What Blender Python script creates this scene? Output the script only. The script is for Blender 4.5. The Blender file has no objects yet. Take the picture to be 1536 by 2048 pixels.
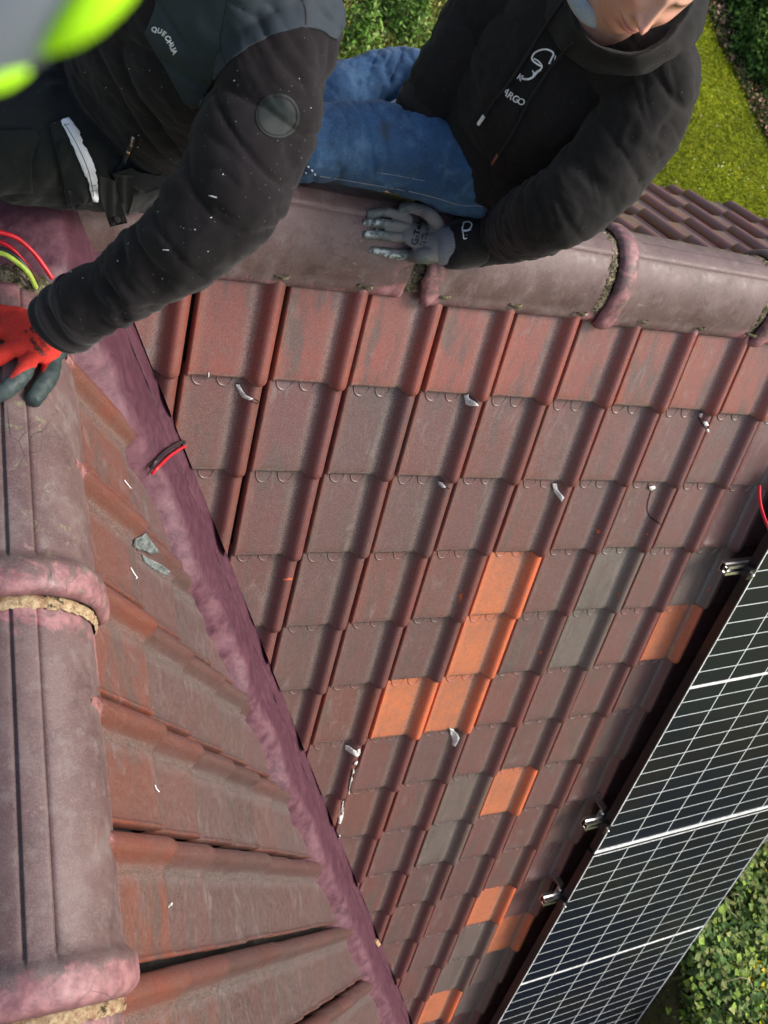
import bpy, bmesh, math, random
import numpy as np
from mathutils import Vector, Matrix, noise, geometry
from mathutils.bvhtree import BVHTree
random.seed(7); rng = np.random.default_rng(7)
S = bpy.context.scene; COL = S.collection
R_ = math.radians
# ---------------------------------------------------------------- camera, sky, sun, exposure
CAMP = np.array([-0.61112765, -1.39332491, 1.6768123])
CR = np.array([[0.89206017, -0.186171, 0.41178758], [0.00549282, -0.90666852, -0.42180805], [0.45188326, 0.37854004, -0.80778027]])
FPX = 1924.34
cam_d = bpy.data.cameras.new('camera'); cam = bpy.data.objects.new('camera', cam_d); COL.objects.link(cam)
m = Matrix.Identity(4)
for r in range(3):
    m[r][0] = CR[0][r]; m[r][1] = -CR[1][r]; m[r][2] = -CR[2][r]; m[r][3] = CAMP[r]
cam.matrix_world = m
cam_d.sensor_fit = 'VERTICAL'; cam_d.sensor_height = 36; cam_d.lens = FPX / 2048 * 36
cam_d.clip_start = 0.02; cam_d.clip_end = 2000
cam_d.dof.use_dof = True; cam_d.dof.focus_distance = 2.1; cam_d.dof.aperture_fstop = 7.5
S.camera = cam
SUN_EL, SUN_AZ = 48, 113          # degrees; azimuth counted from +Y towards +X
W = bpy.data.worlds.new('World'); S.world = W; W.use_nodes = True
nt = W.node_tree; bg = nt.nodes['Background']
sky = nt.nodes.new('ShaderNodeTexSky'); sky.sky_type = 'NISHITA'; sky.sun_disc = False
sky.sun_elevation = R_(SUN_EL); sky.sun_rotation = R_(SUN_AZ); sky.dust_density = 5; sky.ozone_density = 0.6; sky.air_density = 1.0
nt.links.new(sky.outputs[0], bg.inputs[0]); bg.inputs[1].default_value = 0.15
sd = bpy.data.lights.new('sun', 'SUN'); sd.energy = 2.0; sd.angle = R_(18); sd.color = (1, .97, .93)
so = bpy.data.objects.new('sun', sd); COL.objects.link(so)
sdir = Vector((math.sin(R_(SUN_AZ)) * math.cos(R_(SUN_EL)), math.cos(R_(SUN_AZ)) * math.cos(R_(SUN_EL)), math.sin(R_(SUN_EL))))
so.rotation_euler = sdir.to_track_quat('Z', 'Y').to_euler()
S.view_settings.view_transform = 'Standard'; S.view_settings.look = 'None'; S.view_settings.gamma = 1
S.view_settings.exposure = 0.56
S.cycles.max_bounces = 6

# ---------------------------------------------------------------- geometry helpers
def at(x, y, d):
    """a point of the place from the photo's own pixel grid (1536x2048) and its distance in metres"""
    q = np.array([(x - 768) / FPX * d, (y - 1024) / FPX * d, d])
    return Vector(CR.T @ q + CAMP)
def cdir(v): return Vector(CR.T @ np.array(v, float)).normalized()
def topx(V):
    q = (np.asarray(V) - CAMP) @ CR.T
    return np.stack([768 + FPX * q[:, 0] / q[:, 2], 1024 + FPX * q[:, 1] / q[:, 2], q[:, 2]], 1)
CAMV = Vector(CAMP)

def smin(x, a, b): return np.clip((x - a) / (b - a), 0, 1) ** 2 * (3 - 2 * np.clip((x - a) / (b - a), 0, 1))
def sm(x, a, b):
    t = np.clip((x - a) / (b - a), 0, 1); return t * t * (3 - 2 * t)
def sm1(x, a, b):
    t = min(1, max(0, (x - a) / (b - a))); return t * t * (3 - 2 * t)

def mesh(name, V, F, mat, parent=None, smooth=True, attrs=None, mats=None, midx=None):
    me = bpy.data.meshes.new(name)
    me.from_pydata([tuple(v) for v in V], [], [tuple(int(i) for i in f) for f in F])
    if mats:
        for q in mats: me.materials.append(q)
    else: me.materials.append(mat)
    if midx is not None: me.polygons.foreach_set('material_index', np.asarray(midx, np.int32))
    for k, a in (attrs or {}).items():
        a = np.asarray(a, np.float32)
        if a.ndim == 1:
            at_ = me.attributes.new(k, 'FLOAT', 'POINT'); at_.data.foreach_set('value', a)
        else:
            if a.shape[1] == 3: a = np.concatenate([a, np.ones((len(a), 1), np.float32)], 1)
            at_ = me.attributes.new(k, 'FLOAT_COLOR', 'POINT'); at_.data.foreach_set('color', a.ravel())
    me.polygons.foreach_set('use_smooth', np.full(len(me.polygons), smooth))
    me.update()
    o = bpy.data.objects.new(name, me); COL.objects.link(o)
    if parent: o.parent = parent
    return o
def empty(name, loc=(0, 0, 0)):
    o = bpy.data.objects.new(name, None); COL.objects.link(o); o.location = loc; o.empty_display_size = .1; return o
def tag(o, label, cat=None, group=None, kind=None):
    if label: o['label'] = label
    if cat: o['category'] = cat
    if group: o['group'] = group
    if kind: o['kind'] = kind
    return o

def grid_faces(nu, nv, wrap=False):
    F = []
    for j in range(nv - 1):
        for i in range(nu if wrap else nu - 1):
            a = j * nu + i; b = j * nu + (i + 1) % nu
            F.append((a, b, b + nu, a + nu))
    return F
def catmull(P, n):
    P = np.asarray(P, float); out = []
    Q = np.vstack([2 * P[0] - P[1], P, 2 * P[-1] - P[-2]])
    for i in range(len(P) - 1):
        p0, p1, p2, p3 = Q[i:i + 4]
        k = n if i < len(P) - 2 else n + 1
        for t in np.arange(k) / n:
            out.append(.5 * ((2 * p1) + (-p0 + p2) * t + (2 * p0 - 5 * p1 + 4 * p2 - p3) * t * t + (-p0 + 3 * p1 - 3 * p2 + p3) * t ** 3))
    return np.array(out)
def limb(joints, ref=(0, 0, 1), N=72, step=.006, fold=None, cap=True):
    """tapering closed limb: joints = [(point, ra, rb)], ref = direction of the ra axis"""
    P = np.array([list(j[0]) + [j[1], j[2] if len(j) > 2 else j[1]] for j in joints])
    D = catmull(P, 24)
    seg = np.linalg.norm(np.diff(D[:, :3], axis=0), axis=1); s = np.concatenate([[0], np.cumsum(seg)])
    n = max(4, int(s[-1] / step)); ss = np.linspace(0, s[-1], n)
    D = np.stack([np.interp(ss, s, D[:, k]) for k in range(5)], 1)
    T = np.gradient(D[:, :3], axis=0); T /= np.linalg.norm(T, axis=1)[:, None]
    th = np.arange(N) / N * 2 * math.pi
    ref = np.array(ref, float); V = []
    rings = []
    A = ref - (ref @ T[0]) * T[0]; A /= np.linalg.norm(A)
    for i in range(n):
        A = A - (A @ T[i]) * T[i]; A /= np.linalg.norm(A); B = np.cross(T[i], A)
        d = fold(ss[i], ss[i] / s[-1], th) if fold else 0
        rings.append(D[i, :3] + np.outer(np.cos(th) * (D[i, 3] + d), A) + np.outer(np.sin(th) * (D[i, 4] + d), B))
    if cap:
        def capr(i, sgn):
            o = []; r = min(D[i, 3], D[i, 4])
            for q in (.35, .65, .88):
                sc = math.sqrt(1 - q * q)
                o.append(D[i, :3] + (rings[i] - D[i, :3]) * sc + sgn * T[i] * r * q * .6)
            return o
        rings = capr(0, -1)[::-1] + rings + capr(n - 1, 1)
    V = np.concatenate(rings); nr = len(rings)
    F = [tuple(f) for f in grid_faces(N, nr, True)]
    V = np.vstack([V, rings[0].mean(0), rings[-1].mean(0)])
    c0, c1 = len(V) - 2, len(V) - 1
    for i in range(N):
        F.append((i, c0, (i + 1) % N)); F.append(((nr - 1) * N + i, (nr - 1) * N + (i + 1) % N, c1))
    return V, F
def ball(c, r, n=24):
    V = []; F = []
    for j in range(n + 1):
        a = math.pi * j / n
        for i in range(2 * n):
            b = math.pi * i / n
            V.append((c[0] + r[0] * math.sin(a) * math.cos(b), c[1] + r[1] * math.sin(a) * math.sin(b), c[2] + r[2] * math.cos(a)))
    return np.array(V), grid_faces(2 * n, n + 1, True)
def join(parts):
    V = []; F = []; o = 0
    for v, f in parts:
        V.append(np.asarray(v)); F += [tuple(i + o for i in q) for q in f]; o += len(v)
    return np.concatenate(V), F
def fuse(parts, voxel=.005, smooth=3):
    """one continuous surface out of overlapping closed limbs"""
    V, F = join(parts)
    me = bpy.data.meshes.new('tmp'); me.from_pydata(V.tolist(), [], F)
    o = bpy.data.objects.new('tmp', me); COL.objects.link(o)
    md = o.modifiers.new('r', 'REMESH'); md.mode = 'VOXEL'; md.voxel_size = voxel
    if smooth:
        ms = o.modifiers.new('s', 'SMOOTH'); ms.iterations = smooth; ms.factor = .5
    dg = bpy.context.evaluated_depsgraph_get(); dg.update()
    ev = bpy.data.meshes.new_from_object(o.evaluated_get(dg))
    n = len(ev.vertices); V = np.empty(n * 3); ev.vertices.foreach_get('co', V); V = V.reshape(-1, 3)
    F = [tuple(p.vertices) for p in ev.polygons]
    bpy.data.objects.remove(o); bpy.data.meshes.remove(me); bpy.data.meshes.remove(ev)
    return V, F
def normals(V, F):
    F4 = np.array([f if len(f) == 4 else (f[0], f[1], f[2], f[2]) for f in F])
    n = np.cross(V[F4[:, 2]] - V[F4[:, 0]], V[F4[:, 3]] - V[F4[:, 1]])
    N = np.zeros_like(V)
    for k in range(4): np.add.at(N, F4[:, k], n)
    return N / (np.linalg.norm(N, axis=1)[:, None] + 1e-12)
def poly_sd(P, poly):
    """signed distance (inside negative) of 2D points to a polygon"""
    poly = np.asarray(poly, float); d = np.full(len(P), 1e9); ins = np.zeros(len(P), bool)
    for i in range(len(poly)):
        a, b = poly[i], poly[(i + 1) % len(poly)]; ab = b - a; pa = P - a
        t = np.clip((pa @ ab) / (ab @ ab), 0, 1)
        d = np.minimum(d, np.linalg.norm(pa - t[:, None] * ab, axis=1))
        c = ((a[1] > P[:, 1]) != (b[1] > P[:, 1])) & (P[:, 0] < (b[0] - a[0]) * (P[:, 1] - a[1]) / (b[1] - a[1] + 1e-12) + a[0])
        ins ^= c
    return np.where(ins, -d, d)
def shell_piece(V, F, poly, off=.0012, depth=None):
    """the piece of a garment inside an outline, lifted off it a little, its rim snapped to the outline"""
    P = topx(V); N = normals(V, F)
    q = V - CAMP; facing = (N * q).sum(1) < .02
    sdv = poly_sd(P[:, :2], poly)
    ok = (sdv < 14) & facing
    if depth: ok &= (P[:, 2] < depth)
    keep = [f for f in F if all(ok[i] for i in f) and any(sdv[i] < 0 for i in f)]
    ids = sorted({i for f in keep for i in f}); mp = {i: k for k, i in enumerate(ids)}
    W_ = V[ids].copy(); n_ = N[ids]; s_ = sdv[ids]; p_ = P[ids]
    # snap rim
    e = .5
    gx = (poly_sd(p_[:, :2] + [e, 0], poly) - s_) / e; gy = (poly_sd(p_[:, :2] + [0, e], poly) - s_) / e
    out = np.clip(s_, 0, 14)
    dx = -gx * out; dy = -gy * out
    wx = CR[0]; wy = CR[1]
    W_ += (np.outer(dx * p_[:, 2] / FPX, wx) + np.outer(dy * p_[:, 2] / FPX, wy))
    W_ += n_ * off
    return W_, [tuple(mp[i] for i in f) for f in keep]

def bvh_of(obs):
    V = []; F = []; o = 0
    for ob in obs:
        me = ob.data; n = len(me.vertices); co = np.empty(n * 3); me.vertices.foreach_get('co', co)
        V += co.reshape(-1, 3).tolist(); F += [[i + o for i in p.vertices] for p in me.polygons]; o += n
    return BVHTree.FromPolygons(V, F)
def ray(x, y): return (at(x, y, 1) - CAMV).normalized()
def onto(bvh, x, y, off=.001):
    h = bvh.ray_cast(CAMV, ray(x, y))
    if h[0] is None: return None
    n = h[1] if h[1].dot(ray(x, y)) < 0 else -h[1]
    return h[0] + n * off
def drape2d(P, F, bvh, off):
    V = []; bad = set()
    for i, (x, y) in enumerate(P):
        q = onto(bvh, x, y, off)
        if q is None: bad.add(i); q = Vector((0, 0, 0))
        V.append(q)
    F = [f for f in F if not any(i in bad for i in f)]
    # drop faces that jump across a depth step
    F = [f for f in F if max((V[f[i]] - V[f[i - 1]]).length for i in range(len(f))) < .07]
    us = sorted({i for f in F for i in f}); mp = {i: k for k, i in enumerate(us)}
    return [V[i] for i in us], [tuple(mp[i] for i in f) for f in F]
def poly_fill(poly, stepp=7):
    xs = [p[0] for p in poly]; ys = [p[1] for p in poly]
    pts = []; n = len(poly)
    for i in range(n):
        a, b = np.array(poly[i], float), np.array(poly[(i + 1) % n], float)
        k = max(1, int(np.linalg.norm(b - a) / stepp))
        for t in range(k): pts.append(a + (b - a) * t / k)
    nb = len(pts); edges = [(i, (i + 1) % nb) for i in range(nb)]
    g = np.array([(x, y) for x in np.arange(min(xs), max(xs), stepp) for y in np.arange(min(ys), max(ys), stepp)] or [(0, 0)])
    sdv = poly_sd(g, poly); g = g[sdv < -stepp * .5]
    allp = [Vector((float(p[0]), float(p[1]))) for p in pts] + [Vector((float(p[0]), float(p[1]))) for p in g]
    v, e, f, *_ = geometry.delaunay_2d_cdt(allp, edges, [list(range(nb))], 1, 1e-4)
    return [(p.x, p.y) for p in v], [tuple(q) for q in f]
def drape(name, poly, bvh, mat, parent, off=.001, stepp=7, thick=0):
    P, F = poly_fill(poly, stepp); V, F = drape2d(P, F, bvh, off)
    if not F: return None
    if thick:
        n = len(V); C0 = sum((CAMV - v).normalized() for v in V) if False else None
        top = [v + (CAMV - v).normalized() * thick for v in V]
        from collections import Counter
        ec = Counter()
        for f in F:
            for i in range(len(f)): ec[frozenset((f[i], f[i - 1]))] += 1
        G = [tuple(i + n for i in f) for f in F]
        for f in F:
            for i in range(len(f)):
                a, b = f[i - 1], f[i]
                if ec[frozenset((a, b))] == 1: G.append((a, b, b + n, a + n))
        V = list(V) + top; F = G
    o = mesh(name, V, F, mat, parent); return o
def strokes(name, lines, width, bvh, mat, parent, off=.001, stepp=4, hgt=0):
    VV = []; FF = []
    for ln in lines:
        w = width
        if isinstance(ln, tuple): ln, w = ln
        P = catmull(ln, 6) if len(ln) > 2 else np.linspace(ln[0], ln[1], max(2, int(np.linalg.norm(np.subtract(ln[1], ln[0])) / stepp) + 1))
        T = np.gradient(P, axis=0); T /= (np.linalg.norm(T, axis=1)[:, None] + 1e-9); Nn = np.stack([-T[:, 1], T[:, 0]], 1)
        p2 = []
        offs = (-.5, 0, .5)
        for i in range(len(P)):
            for q in offs: p2.append(P[i] + Nn[i] * q * w)
        f2 = []
        for i in range(len(P) - 1):
            for q in range(2):
                a = i * 3 + q; f2.append((a, a + 1, a + 4, a + 3))
        V, F = drape2d(p2, f2, bvh, off)
        if hgt and len(V) == len(p2):
            for i in range(1, len(V), 3): V[i] = V[i] + (CAMV - V[i]).normalized() * hgt
        FF += [tuple(i + len(VV) for i in f) for f in F]; VV += V
    if not FF: return None
    return mesh(name, VV, FF, mat, parent)
def glyph(txt, bold=0.0):
    c = bpy.data.curves.new('t', 'FONT'); c.body = txt; c.offset = bold; c.resolution_u = 4
    o = bpy.data.objects.new('t', c); COL.objects.link(o)
    dg = bpy.context.evaluated_depsgraph_get(); dg.update()
    me = bpy.data.meshes.new_from_object(o.evaluated_get(dg))
    P = [(v.co.x, v.co.y) for v in me.vertices]; F = [tuple(p.vertices) for p in me.polygons]
    bpy.data.objects.remove(o); bpy.data.curves.remove(c); bpy.data.meshes.remove(me)
    return P, F
def lettering(name, items, bvh, mat, parent, off=.001, bold=.02):
    """items: (text, origin, x axis per em, y axis per em)"""
    VV = []; FF = []
    for txt, o, ax, ay in items:
        P, F = glyph(txt, bold)
        p2 = [(o[0] + x * ax[0] + y * ay[0], o[1] + x * ax[1] + y * ay[1]) for x, y in P]
        V, F = drape2d(p2, F, bvh, off)
        FF += [tuple(i + len(VV) for i in f) for f in F]; VV += V
    return mesh(name, VV, FF, mat, parent) if FF else None
def tube(name, pts, r, mat, parent=None, n=10):
    V, F = limb([(p, r, r) for p in pts], N=n, step=.008, ref=(.3, .2, .9)); return mesh(name, V, F, mat, parent)

# ---------------------------------------------------------------- materials
class NT:
    def __init__(s, name):
        s.m = bpy.data.materials.new(name); s.m.use_nodes = True; s.t = s.m.node_tree; s.n = s.t.nodes; s.l = s.t.links
        s.b = s.n['Principled BSDF']; s.tc = s.n.new('ShaderNodeTexCoord')
    def lk(s, a, b): s.l.new(a, b)
    def noise(s, sc, det=4, rough=.6, vec=None, dist=0):
        x = s.n.new('ShaderNodeTexNoise'); x.inputs['Scale'].default_value = sc; x.inputs['Detail'].default_value = det
        x.inputs['Roughness'].default_value = rough; x.inputs['Distortion'].default_value = dist
        s.lk(vec if vec is not None else s.tc.outputs['Object'], x.inputs['Vector']); return x.outputs['Fac']
    def vor(s, sc, vec=None, feat='F1'):
        x = s.n.new('ShaderNodeTexVoronoi'); x.feature = feat; x.inputs['Scale'].default_value = sc
        s.lk(vec if vec is not None else s.tc.outputs['Object'], x.inputs['Vector']); return x.outputs['Distance']
    def ramp(s, f, lo, hi, a=0, b=1):
        x = s.n.new('ShaderNodeMapRange'); x.interpolation_type = 'SMOOTHSTEP'
        for k, v in zip((1, 2, 3, 4), (lo, hi, a, b)): x.inputs[k].default_value = v
        s.lk(f, x.inputs[0]); return x.outputs[0]
    def math(s, op, a, b=None, c=None):
        x = s.n.new('ShaderNodeMath'); x.operation = op
        for i, v in enumerate((a, b, c)):
            if v is None: continue
            if isinstance(v, (int, float)): x.inputs[i].default_value = v
            else: s.lk(v, x.inputs[i])
        return x.outputs[0]
    def mix(s, f, a, b, mode='MIX'):
        x = s.n.new('ShaderNodeMix'); x.data_type = 'RGBA'; x.blend_type = mode
        for k, v in ((0, f), (6, a), (7, b)):
            if isinstance(v, (int, float)): x.inputs[k].default_value = v
            elif isinstance(v, tuple): x.inputs[k].default_value = (*v[:3], 1)
            else: s.lk(v, x.inputs[k])
        return x.outputs[2]
    def attr(s, name, vec=False):
        x = s.n.new('ShaderNodeAttribute'); x.attribute_name = name
        return x.outputs['Color'] if vec else x.outputs['Fac']
    def scaled(s, v3, vec=None):
        x = s.n.new('ShaderNodeMapping'); x.inputs['Scale'].default_value = v3
        s.lk(vec if vec is not None else s.tc.outputs['Object'], x.inputs['Vector']); return x.outputs[0]
    def out(s, col=None, rough=None, bump=None, bstr=.3, bdist=.002, spec=.5, metal=0, sheen=0):
        if col is not None:
            if isinstance(col, tuple): s.b.inputs['Base Color'].default_value = (*col, 1)
            else: s.lk(col, s.b.inputs['Base Color'])
        if rough is not None:
            if isinstance(rough, (int, float)): s.b.inputs['Roughness'].default_value = rough
            else: s.lk(rough, s.b.inputs['Roughness'])
        s.b.inputs['Specular IOR Level'].default_value = spec; s.b.inputs['Metallic'].default_value = metal
        if sheen: s.b.inputs['Sheen Weight'].default_value = sheen; s.b.inputs['Sheen Roughness'].default_value = .5
        if bump is not None:
            x = s.n.new('ShaderNodeBump'); x.inputs['Strength'].default_value = bstr; x.inputs['Distance'].default_value = bdist
            s.lk(bump, x.inputs['Height']); s.lk(x.outputs[0], s.b.inputs['Normal'])
        return s.m

def mat_tile():
    n = NT('glazed_clay_tile')
    c = n.attr('tcol', True)
    big = n.noise(9, 4, .65)
    rd = n.math('MULTIPLY', n.attr('red'), n.ramp(n.noise(14, 4, .65), .3, .7, .35, .95)); c = n.mix(rd, c, n.mix(1.0, c, (1.28, .80, .70), 'MULTIPLY'))
    c = n.mix(n.ramp(big, .38, .7, 0, .5), c, n.mix(.5, c, (.082, .060, .058)))
    grime = n.noise(1, 5, .7, n.scaled((24, 5, 5)))
    c = n.mix(n.math('MULTIPLY', n.ramp(grime, .47, .66, 0, .75), n.attr('pan')), c, (.055, .048, .042))
    mid = n.noise(60, 5, .7)
    c = n.mix(n.math('MULTIPLY', n.ramp(mid, .45, .75, 0, .35), n.math('SUBTRACT', 1.15, n.attr('red'))), c, (.145, .085, .078))
    fine = n.noise(420, 3, .7)
    c = n.mix(n.math('MULTIPLY', n.ramp(fine, .48, .64, 0, .5), n.math('SUBTRACT', 1.2, n.attr('red'))), c, (.195, .125, .118))
    f3 = n.noise(260, 4, .75); c = n.mix(n.ramp(f3, .5, .66, 0, .6), c, (.045, .028, .026))
    spk = n.noise(1100, 2, .6)
    c = n.mix(n.ramp(spk, .58, .66, 0, .6), c, (.42, .37, .35))
    sh = n.noise(1, 5, .75, n.scaled((26, 9, 9)), .6); c = n.mix(n.math('MULTIPLY', n.ramp(sh, .54, .72, 0, .5), n.attr('pan')), c, (.21, .17, .165))
    # darker line beside the roll and at the course's front
    c = n.mix(n.math('MULTIPLY', n.attr('edgedark'), n.ramp(n.noise(130, 4, .7), .3, .65, .2, 1)), c, (.035, .03, .026))
    sp2 = n.noise(750, 2, .6); c = n.mix(n.math('MULTIPLY', n.ramp(sp2, .56, .63), n.ramp(n.attr('edgedark'), .02, .3, .0, .8)), c, (.38, .34, .32))
    # chipped edges show raw orange clay
    c = n.mix(n.math('MULTIPLY', n.attr('wear'), n.ramp(n.noise(55, 3, .6), .45, .6, .1, 1)), c, (.27, .065, .03))
    # purple paint smeared below the ridge
    pn = n.math('ADD', n.attr('paint'), n.math('MULTIPLY', n.math('SUBTRACT', n.noise(28, 6, .75), .5), 1.5))
    c = n.mix(n.ramp(pn, .42, .62, 0, .85), c, n.mix(n.ramp(n.noise(90, 4, .7), .3, .7), (.2, .085, .085), (.42, .22, .215)))
    rough = n.ramp(n.math('ADD', mid, n.math('MULTIPLY', fine, .5)), .5, 1.0, .27, .50)
    b = n.math('ADD', n.math('MULTIPLY', mid, .5), n.math('MULTIPLY', fine, .35))
    return n.out(c, rough, b, .35, .0012, .6)
M_TILE = mat_tile()
def mat_cap(name='painted_ridge_clay'):
    n = NT(name)
    a = n.noise(7, 5, .65); c = n.mix(n.ramp(a, .35, .65), (.098, .055, .053), (.130, .082, .077))
    b = n.noise(22, 6, .72, n.scaled((1, 1, .6)))
    c = n.mix(n.ramp(b, .47, .66, 0, .85), c, (.155, .118, .110))
    dk = n.noise(13, 6, .75); c = n.mix(n.ramp(dk, .50, .66, 0, .7), c, (.062, .036, .036)); pl = n.noise(10, 7, .8, None, 2.0); c = n.mix(n.ramp(pl, .60, .68, 0, .6), c, (.33, .20, .19))
    f = n.noise(500, 3, .7); c = n.mix(n.ramp(f, .50, .66, 0, .38), c, (.27, .215, .205))
    f2 = n.noise(170, 4, .7); c = n.mix(n.ramp(f2, .55, .75, 0, .35), c, (.07, .045, .045))
    wash = n.math('ADD', n.attr('paint'), n.math('MULTIPLY', n.math('SUBTRACT', n.noise(16, 7, .75, None, 1.5), .5), 1.5))
    c = n.mix(n.ramp(wash, .45, .65, 0, .85), c, n.mix(n.ramp(n.noise(40, 4, .7), .3, .7), (.17, .068, .078), (.36, .175, .18)))
    lic = n.noise(30, 6, .8); c = n.mix(n.math('MULTIPLY', n.ramp(lic, .58, .68), n.attr('moss')), c, (.2, .2, .11))
    ck = n.vor(9, n.scaled((1, 1, 1)), 'DISTANCE_TO_EDGE')
    ckm = n.math('MULTIPLY', n.ramp(ck, 0, .006, 1, 0), n.ramp(n.noise(6, 2), .56, .62))
    c = n.mix(n.math('MULTIPLY', ckm, .8), c, (.02, .015, .015))
    r = n.ramp(n.math('ADD', b, n.math('MULTIPLY', f, .5)), .5, 1.0, .42, .72)
    return n.out(c, r, n.math('ADD', n.math('MULTIPLY', f2, .5), n.math('MULTIPLY', f, .3)), .3, .0012, .5)
M_CAP = mat_cap()
def mat_flash():
    n = NT('painted_lead_flashing')
    a = n.noise(12, 6, .72, None, 2.2); c = n.mix(n.ramp(a, .35, .68), (.054, .017, .031), (.098, .035, .053))
    b = n.noise(45, 5, .75, None, 1.5); c = n.mix(n.ramp(b, .55, .75, 0, .3), c, (.20, .095, .12))
    c = n.mix(n.math('MULTIPLY', n.attr('edge'), n.ramp(n.noise(24, 3, .6), .3, .7)), c, (.22, .11, .13))
    p = n.vor(26, None); c = n.mix(n.ramp(p, .035, .06, .8, 0), c, (.03, .012, .02))
    return n.out(c, .52, n.math('ADD', n.math('MULTIPLY', a, .9), n.math('MULTIPLY', b, .35)), .5, .006, .4)
M_FLASH = mat_flash()
def mat_mortar():
    n = NT('mossy_mortar')
    a = n.noise(45, 6, .8); c = n.mix(n.ramp(a, .35, .65), (.2, .16, .11), (.5, .43, .3))
    c = n.mix(n.ramp(n.noise(28, 5, .7), .42, .58, 0, n.b.inputs[0].default_value[0]), c, (.05, .055, .02))
    c = n.mix(n.ramp(n.noise(120, 4, .7), .5, .62), c, (.03, .025, .02))
    c = n.mix(n.ramp(n.noise(60, 4, .6), .6, .68), c, (.12, .16, .03))
    return n.out(c, .95, n.noise(160, 5, .8), 1, .006, .1)
M_MORTAR = mat_mortar()
def mat_mortar2():
    n = NT('cream_mortar'); c = n.mix(n.ramp(n.noise(40, 6, .8), .35, .65), (.30, .16, .10), (.62, .50, .30))
    c = n.mix(n.ramp(n.noise(26, 5, .75), .55, .63), c, (.05, .05, .025)); c = n.mix(n.ramp(n.noise(150, 4, .7), .55, .65, 0, .7), c, (.08, .06, .04))
    return n.out(c, .95, n.noise(160, 5, .8), 1, .006, .1)
M_MORTAR2 = mat_mortar2()
def cloth(name, c1, c2, weave=900, rough=.85, sheen=.2, dust=0, worn=None, bstr=.35):
    n = NT(name)
    a = n.noise(5, 5, .6); c = n.mix(n.ramp(a, .35, .68), c1, c2)
    f = n.noise(weave, 3, .7); c = n.mix(n.ramp(f, .35, .7, 0, .5), c, tuple(min(1, x * 1.7 + .004) for x in c2))
    if worn: c = n.mix(n.ramp(n.noise(9, 6, .72), .5, .72, 0, .75), c, worn)
    if dust:
        d = n.noise(240, 2, .5); c = n.mix(n.ramp(d, .73, .76, 0, dust), c, (.5, .48, .45))
    w2 = n.noise(22, 5, .65)
    return n.out(c, rough, n.math('ADD', n.math('MULTIPLY', f, .25), n.math('MULTIPLY', w2, 1.2)), bstr, .004, .2, sheen=sheen)
M_FLEECE = cloth('dark_plum_fleece', (.0050, .0040, .0050), (.0096, .0076, .0094), 1400, .95, .08, .4)
M_YOKE = cloth('slate_softshell', (.017, .025, .034), (.024, .034, .043), 1800, .7, .05)
M_HOODIE = cloth('faded_black_cotton', (.0060, .0056, .0056), (.0135, .0125, .012), 1500, .9, .06, .2)
M_WORK = cloth('black_work_canvas', (.0050, .0068, .0072), (.0115, .0145, .0145), 1300, .85, .1, .2)
M_DENIM = None
def mat_denim():
    n = NT('blue_denim')
    a = n.noise(6, 5, .65); c = n.mix(n.ramp(a, .35, .66), (.012, .042, .11), (.033, .095, .205))
    c = n.mix(n.ramp(n.noise(13, 6, .7), .5, .72, 0, .7), c, (.09, .18, .29))
    w = n.noise(1, 3, .7, n.scaled((900, 300, 900))); c = n.mix(n.ramp(w, .4, .7, 0, .5), c, (.12, .22, .34))
    c = n.mix(n.ramp(n.noise(11, 4, .6), .62, .74, 0, .5), c, (.05, .055, .05))
    return n.out(c, .85, n.math('ADD', n.math('MULTIPLY', w, .3), n.math('MULTIPLY', n.noise(26, 5, .65), 1.2)), .4, .004, .2, sheen=.1)
M_DENIM = mat_denim()
def plain(name, c, rough=.6, spec=.5, metal=0, var=.25, sc=40, bs=.15):
    n = NT(name); a = n.noise(sc, 5, .65)
    col = n.mix(n.ramp(a, .3, .7), tuple(x * (1 - var) for x in c), tuple(min(1, x * (1 + var)) for x in c))
    return n.out(col, rough, n.noise(sc * 6, 4, .7), bs, .001, spec, metal)
M_WHITE = plain('white_print', (.75, .76, .76), .6)
M_INK = plain('black_ink', (.012, .012, .012), .6, sc=300)
M_STITCH = plain('pale_thread', (.25, .29, .34), .8)
M_SEAM = plain('dark_seam', (.004, .004, .004), .9)
M_GREYCOTTON = cloth('grey_marl_cotton', (.20, .24, .27), (.32, .36, .39), 700, .95)
M_RED_CABLE = plain('red_cable_jacket', (.62, .012, .025), .35)
M_BLK_CABLE = plain('black_cable_jacket', (.012, .013, .018), .35)
M_YG_CABLE = plain('yellow_green_cable_jacket', (.45, .62, .08), .4)
M_SEALANT = plain('white_sealant', (.62, .62, .58), .6, var=.3, sc=120, bs=.5)
M_CRACK = plain('dark_crack', (.015, .01, .008), .95)
M_ALU = plain('mill_aluminium', (.62, .62, .6), .32, .5, 1, .12, 90)
M_BLACKMET = plain('black_anodised_frame', (.013, .013, .014), .35, .5, 0, .2)
M_STEEL = plain('stainless_steel', (.5, .48, .42), .4, .5, 1, .2)
M_SCREW = plain('bright_screw', (.8, .8, .78), .25, .5, 1)
M_BRASS = plain('brass_stud', (.65, .45, .2), .3, .5, 1)
M_COPPER = plain('copper_tip', (.25, .12, .07), .4, .5, .5)
M_REFLECT = plain('silver_reflective_tape', (.72, .76, .8), .35, .6, 0, .12, 18)
M_RUBBER = plain('dark_rubber_patch', (.010, .016, .016), .6, .25, 0, .2, 200, .4)
M_SUB = plain('dark_roof_underlay', (.02, .017, .016), .95)
M_WALL = plain('cream_house_render', (.55, .5, .42), .9, .2, 0, .08, 3, .4)
M_GLASSW = plain('dark_window_glass', (.03, .04, .045), .08, .6)
M_FRAMEW = plain('white_window_frame', (.75, .75, .72), .45)
M_WOOD = plain('raw_timber_scrap', (.45, .28, .15), .8)
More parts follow.
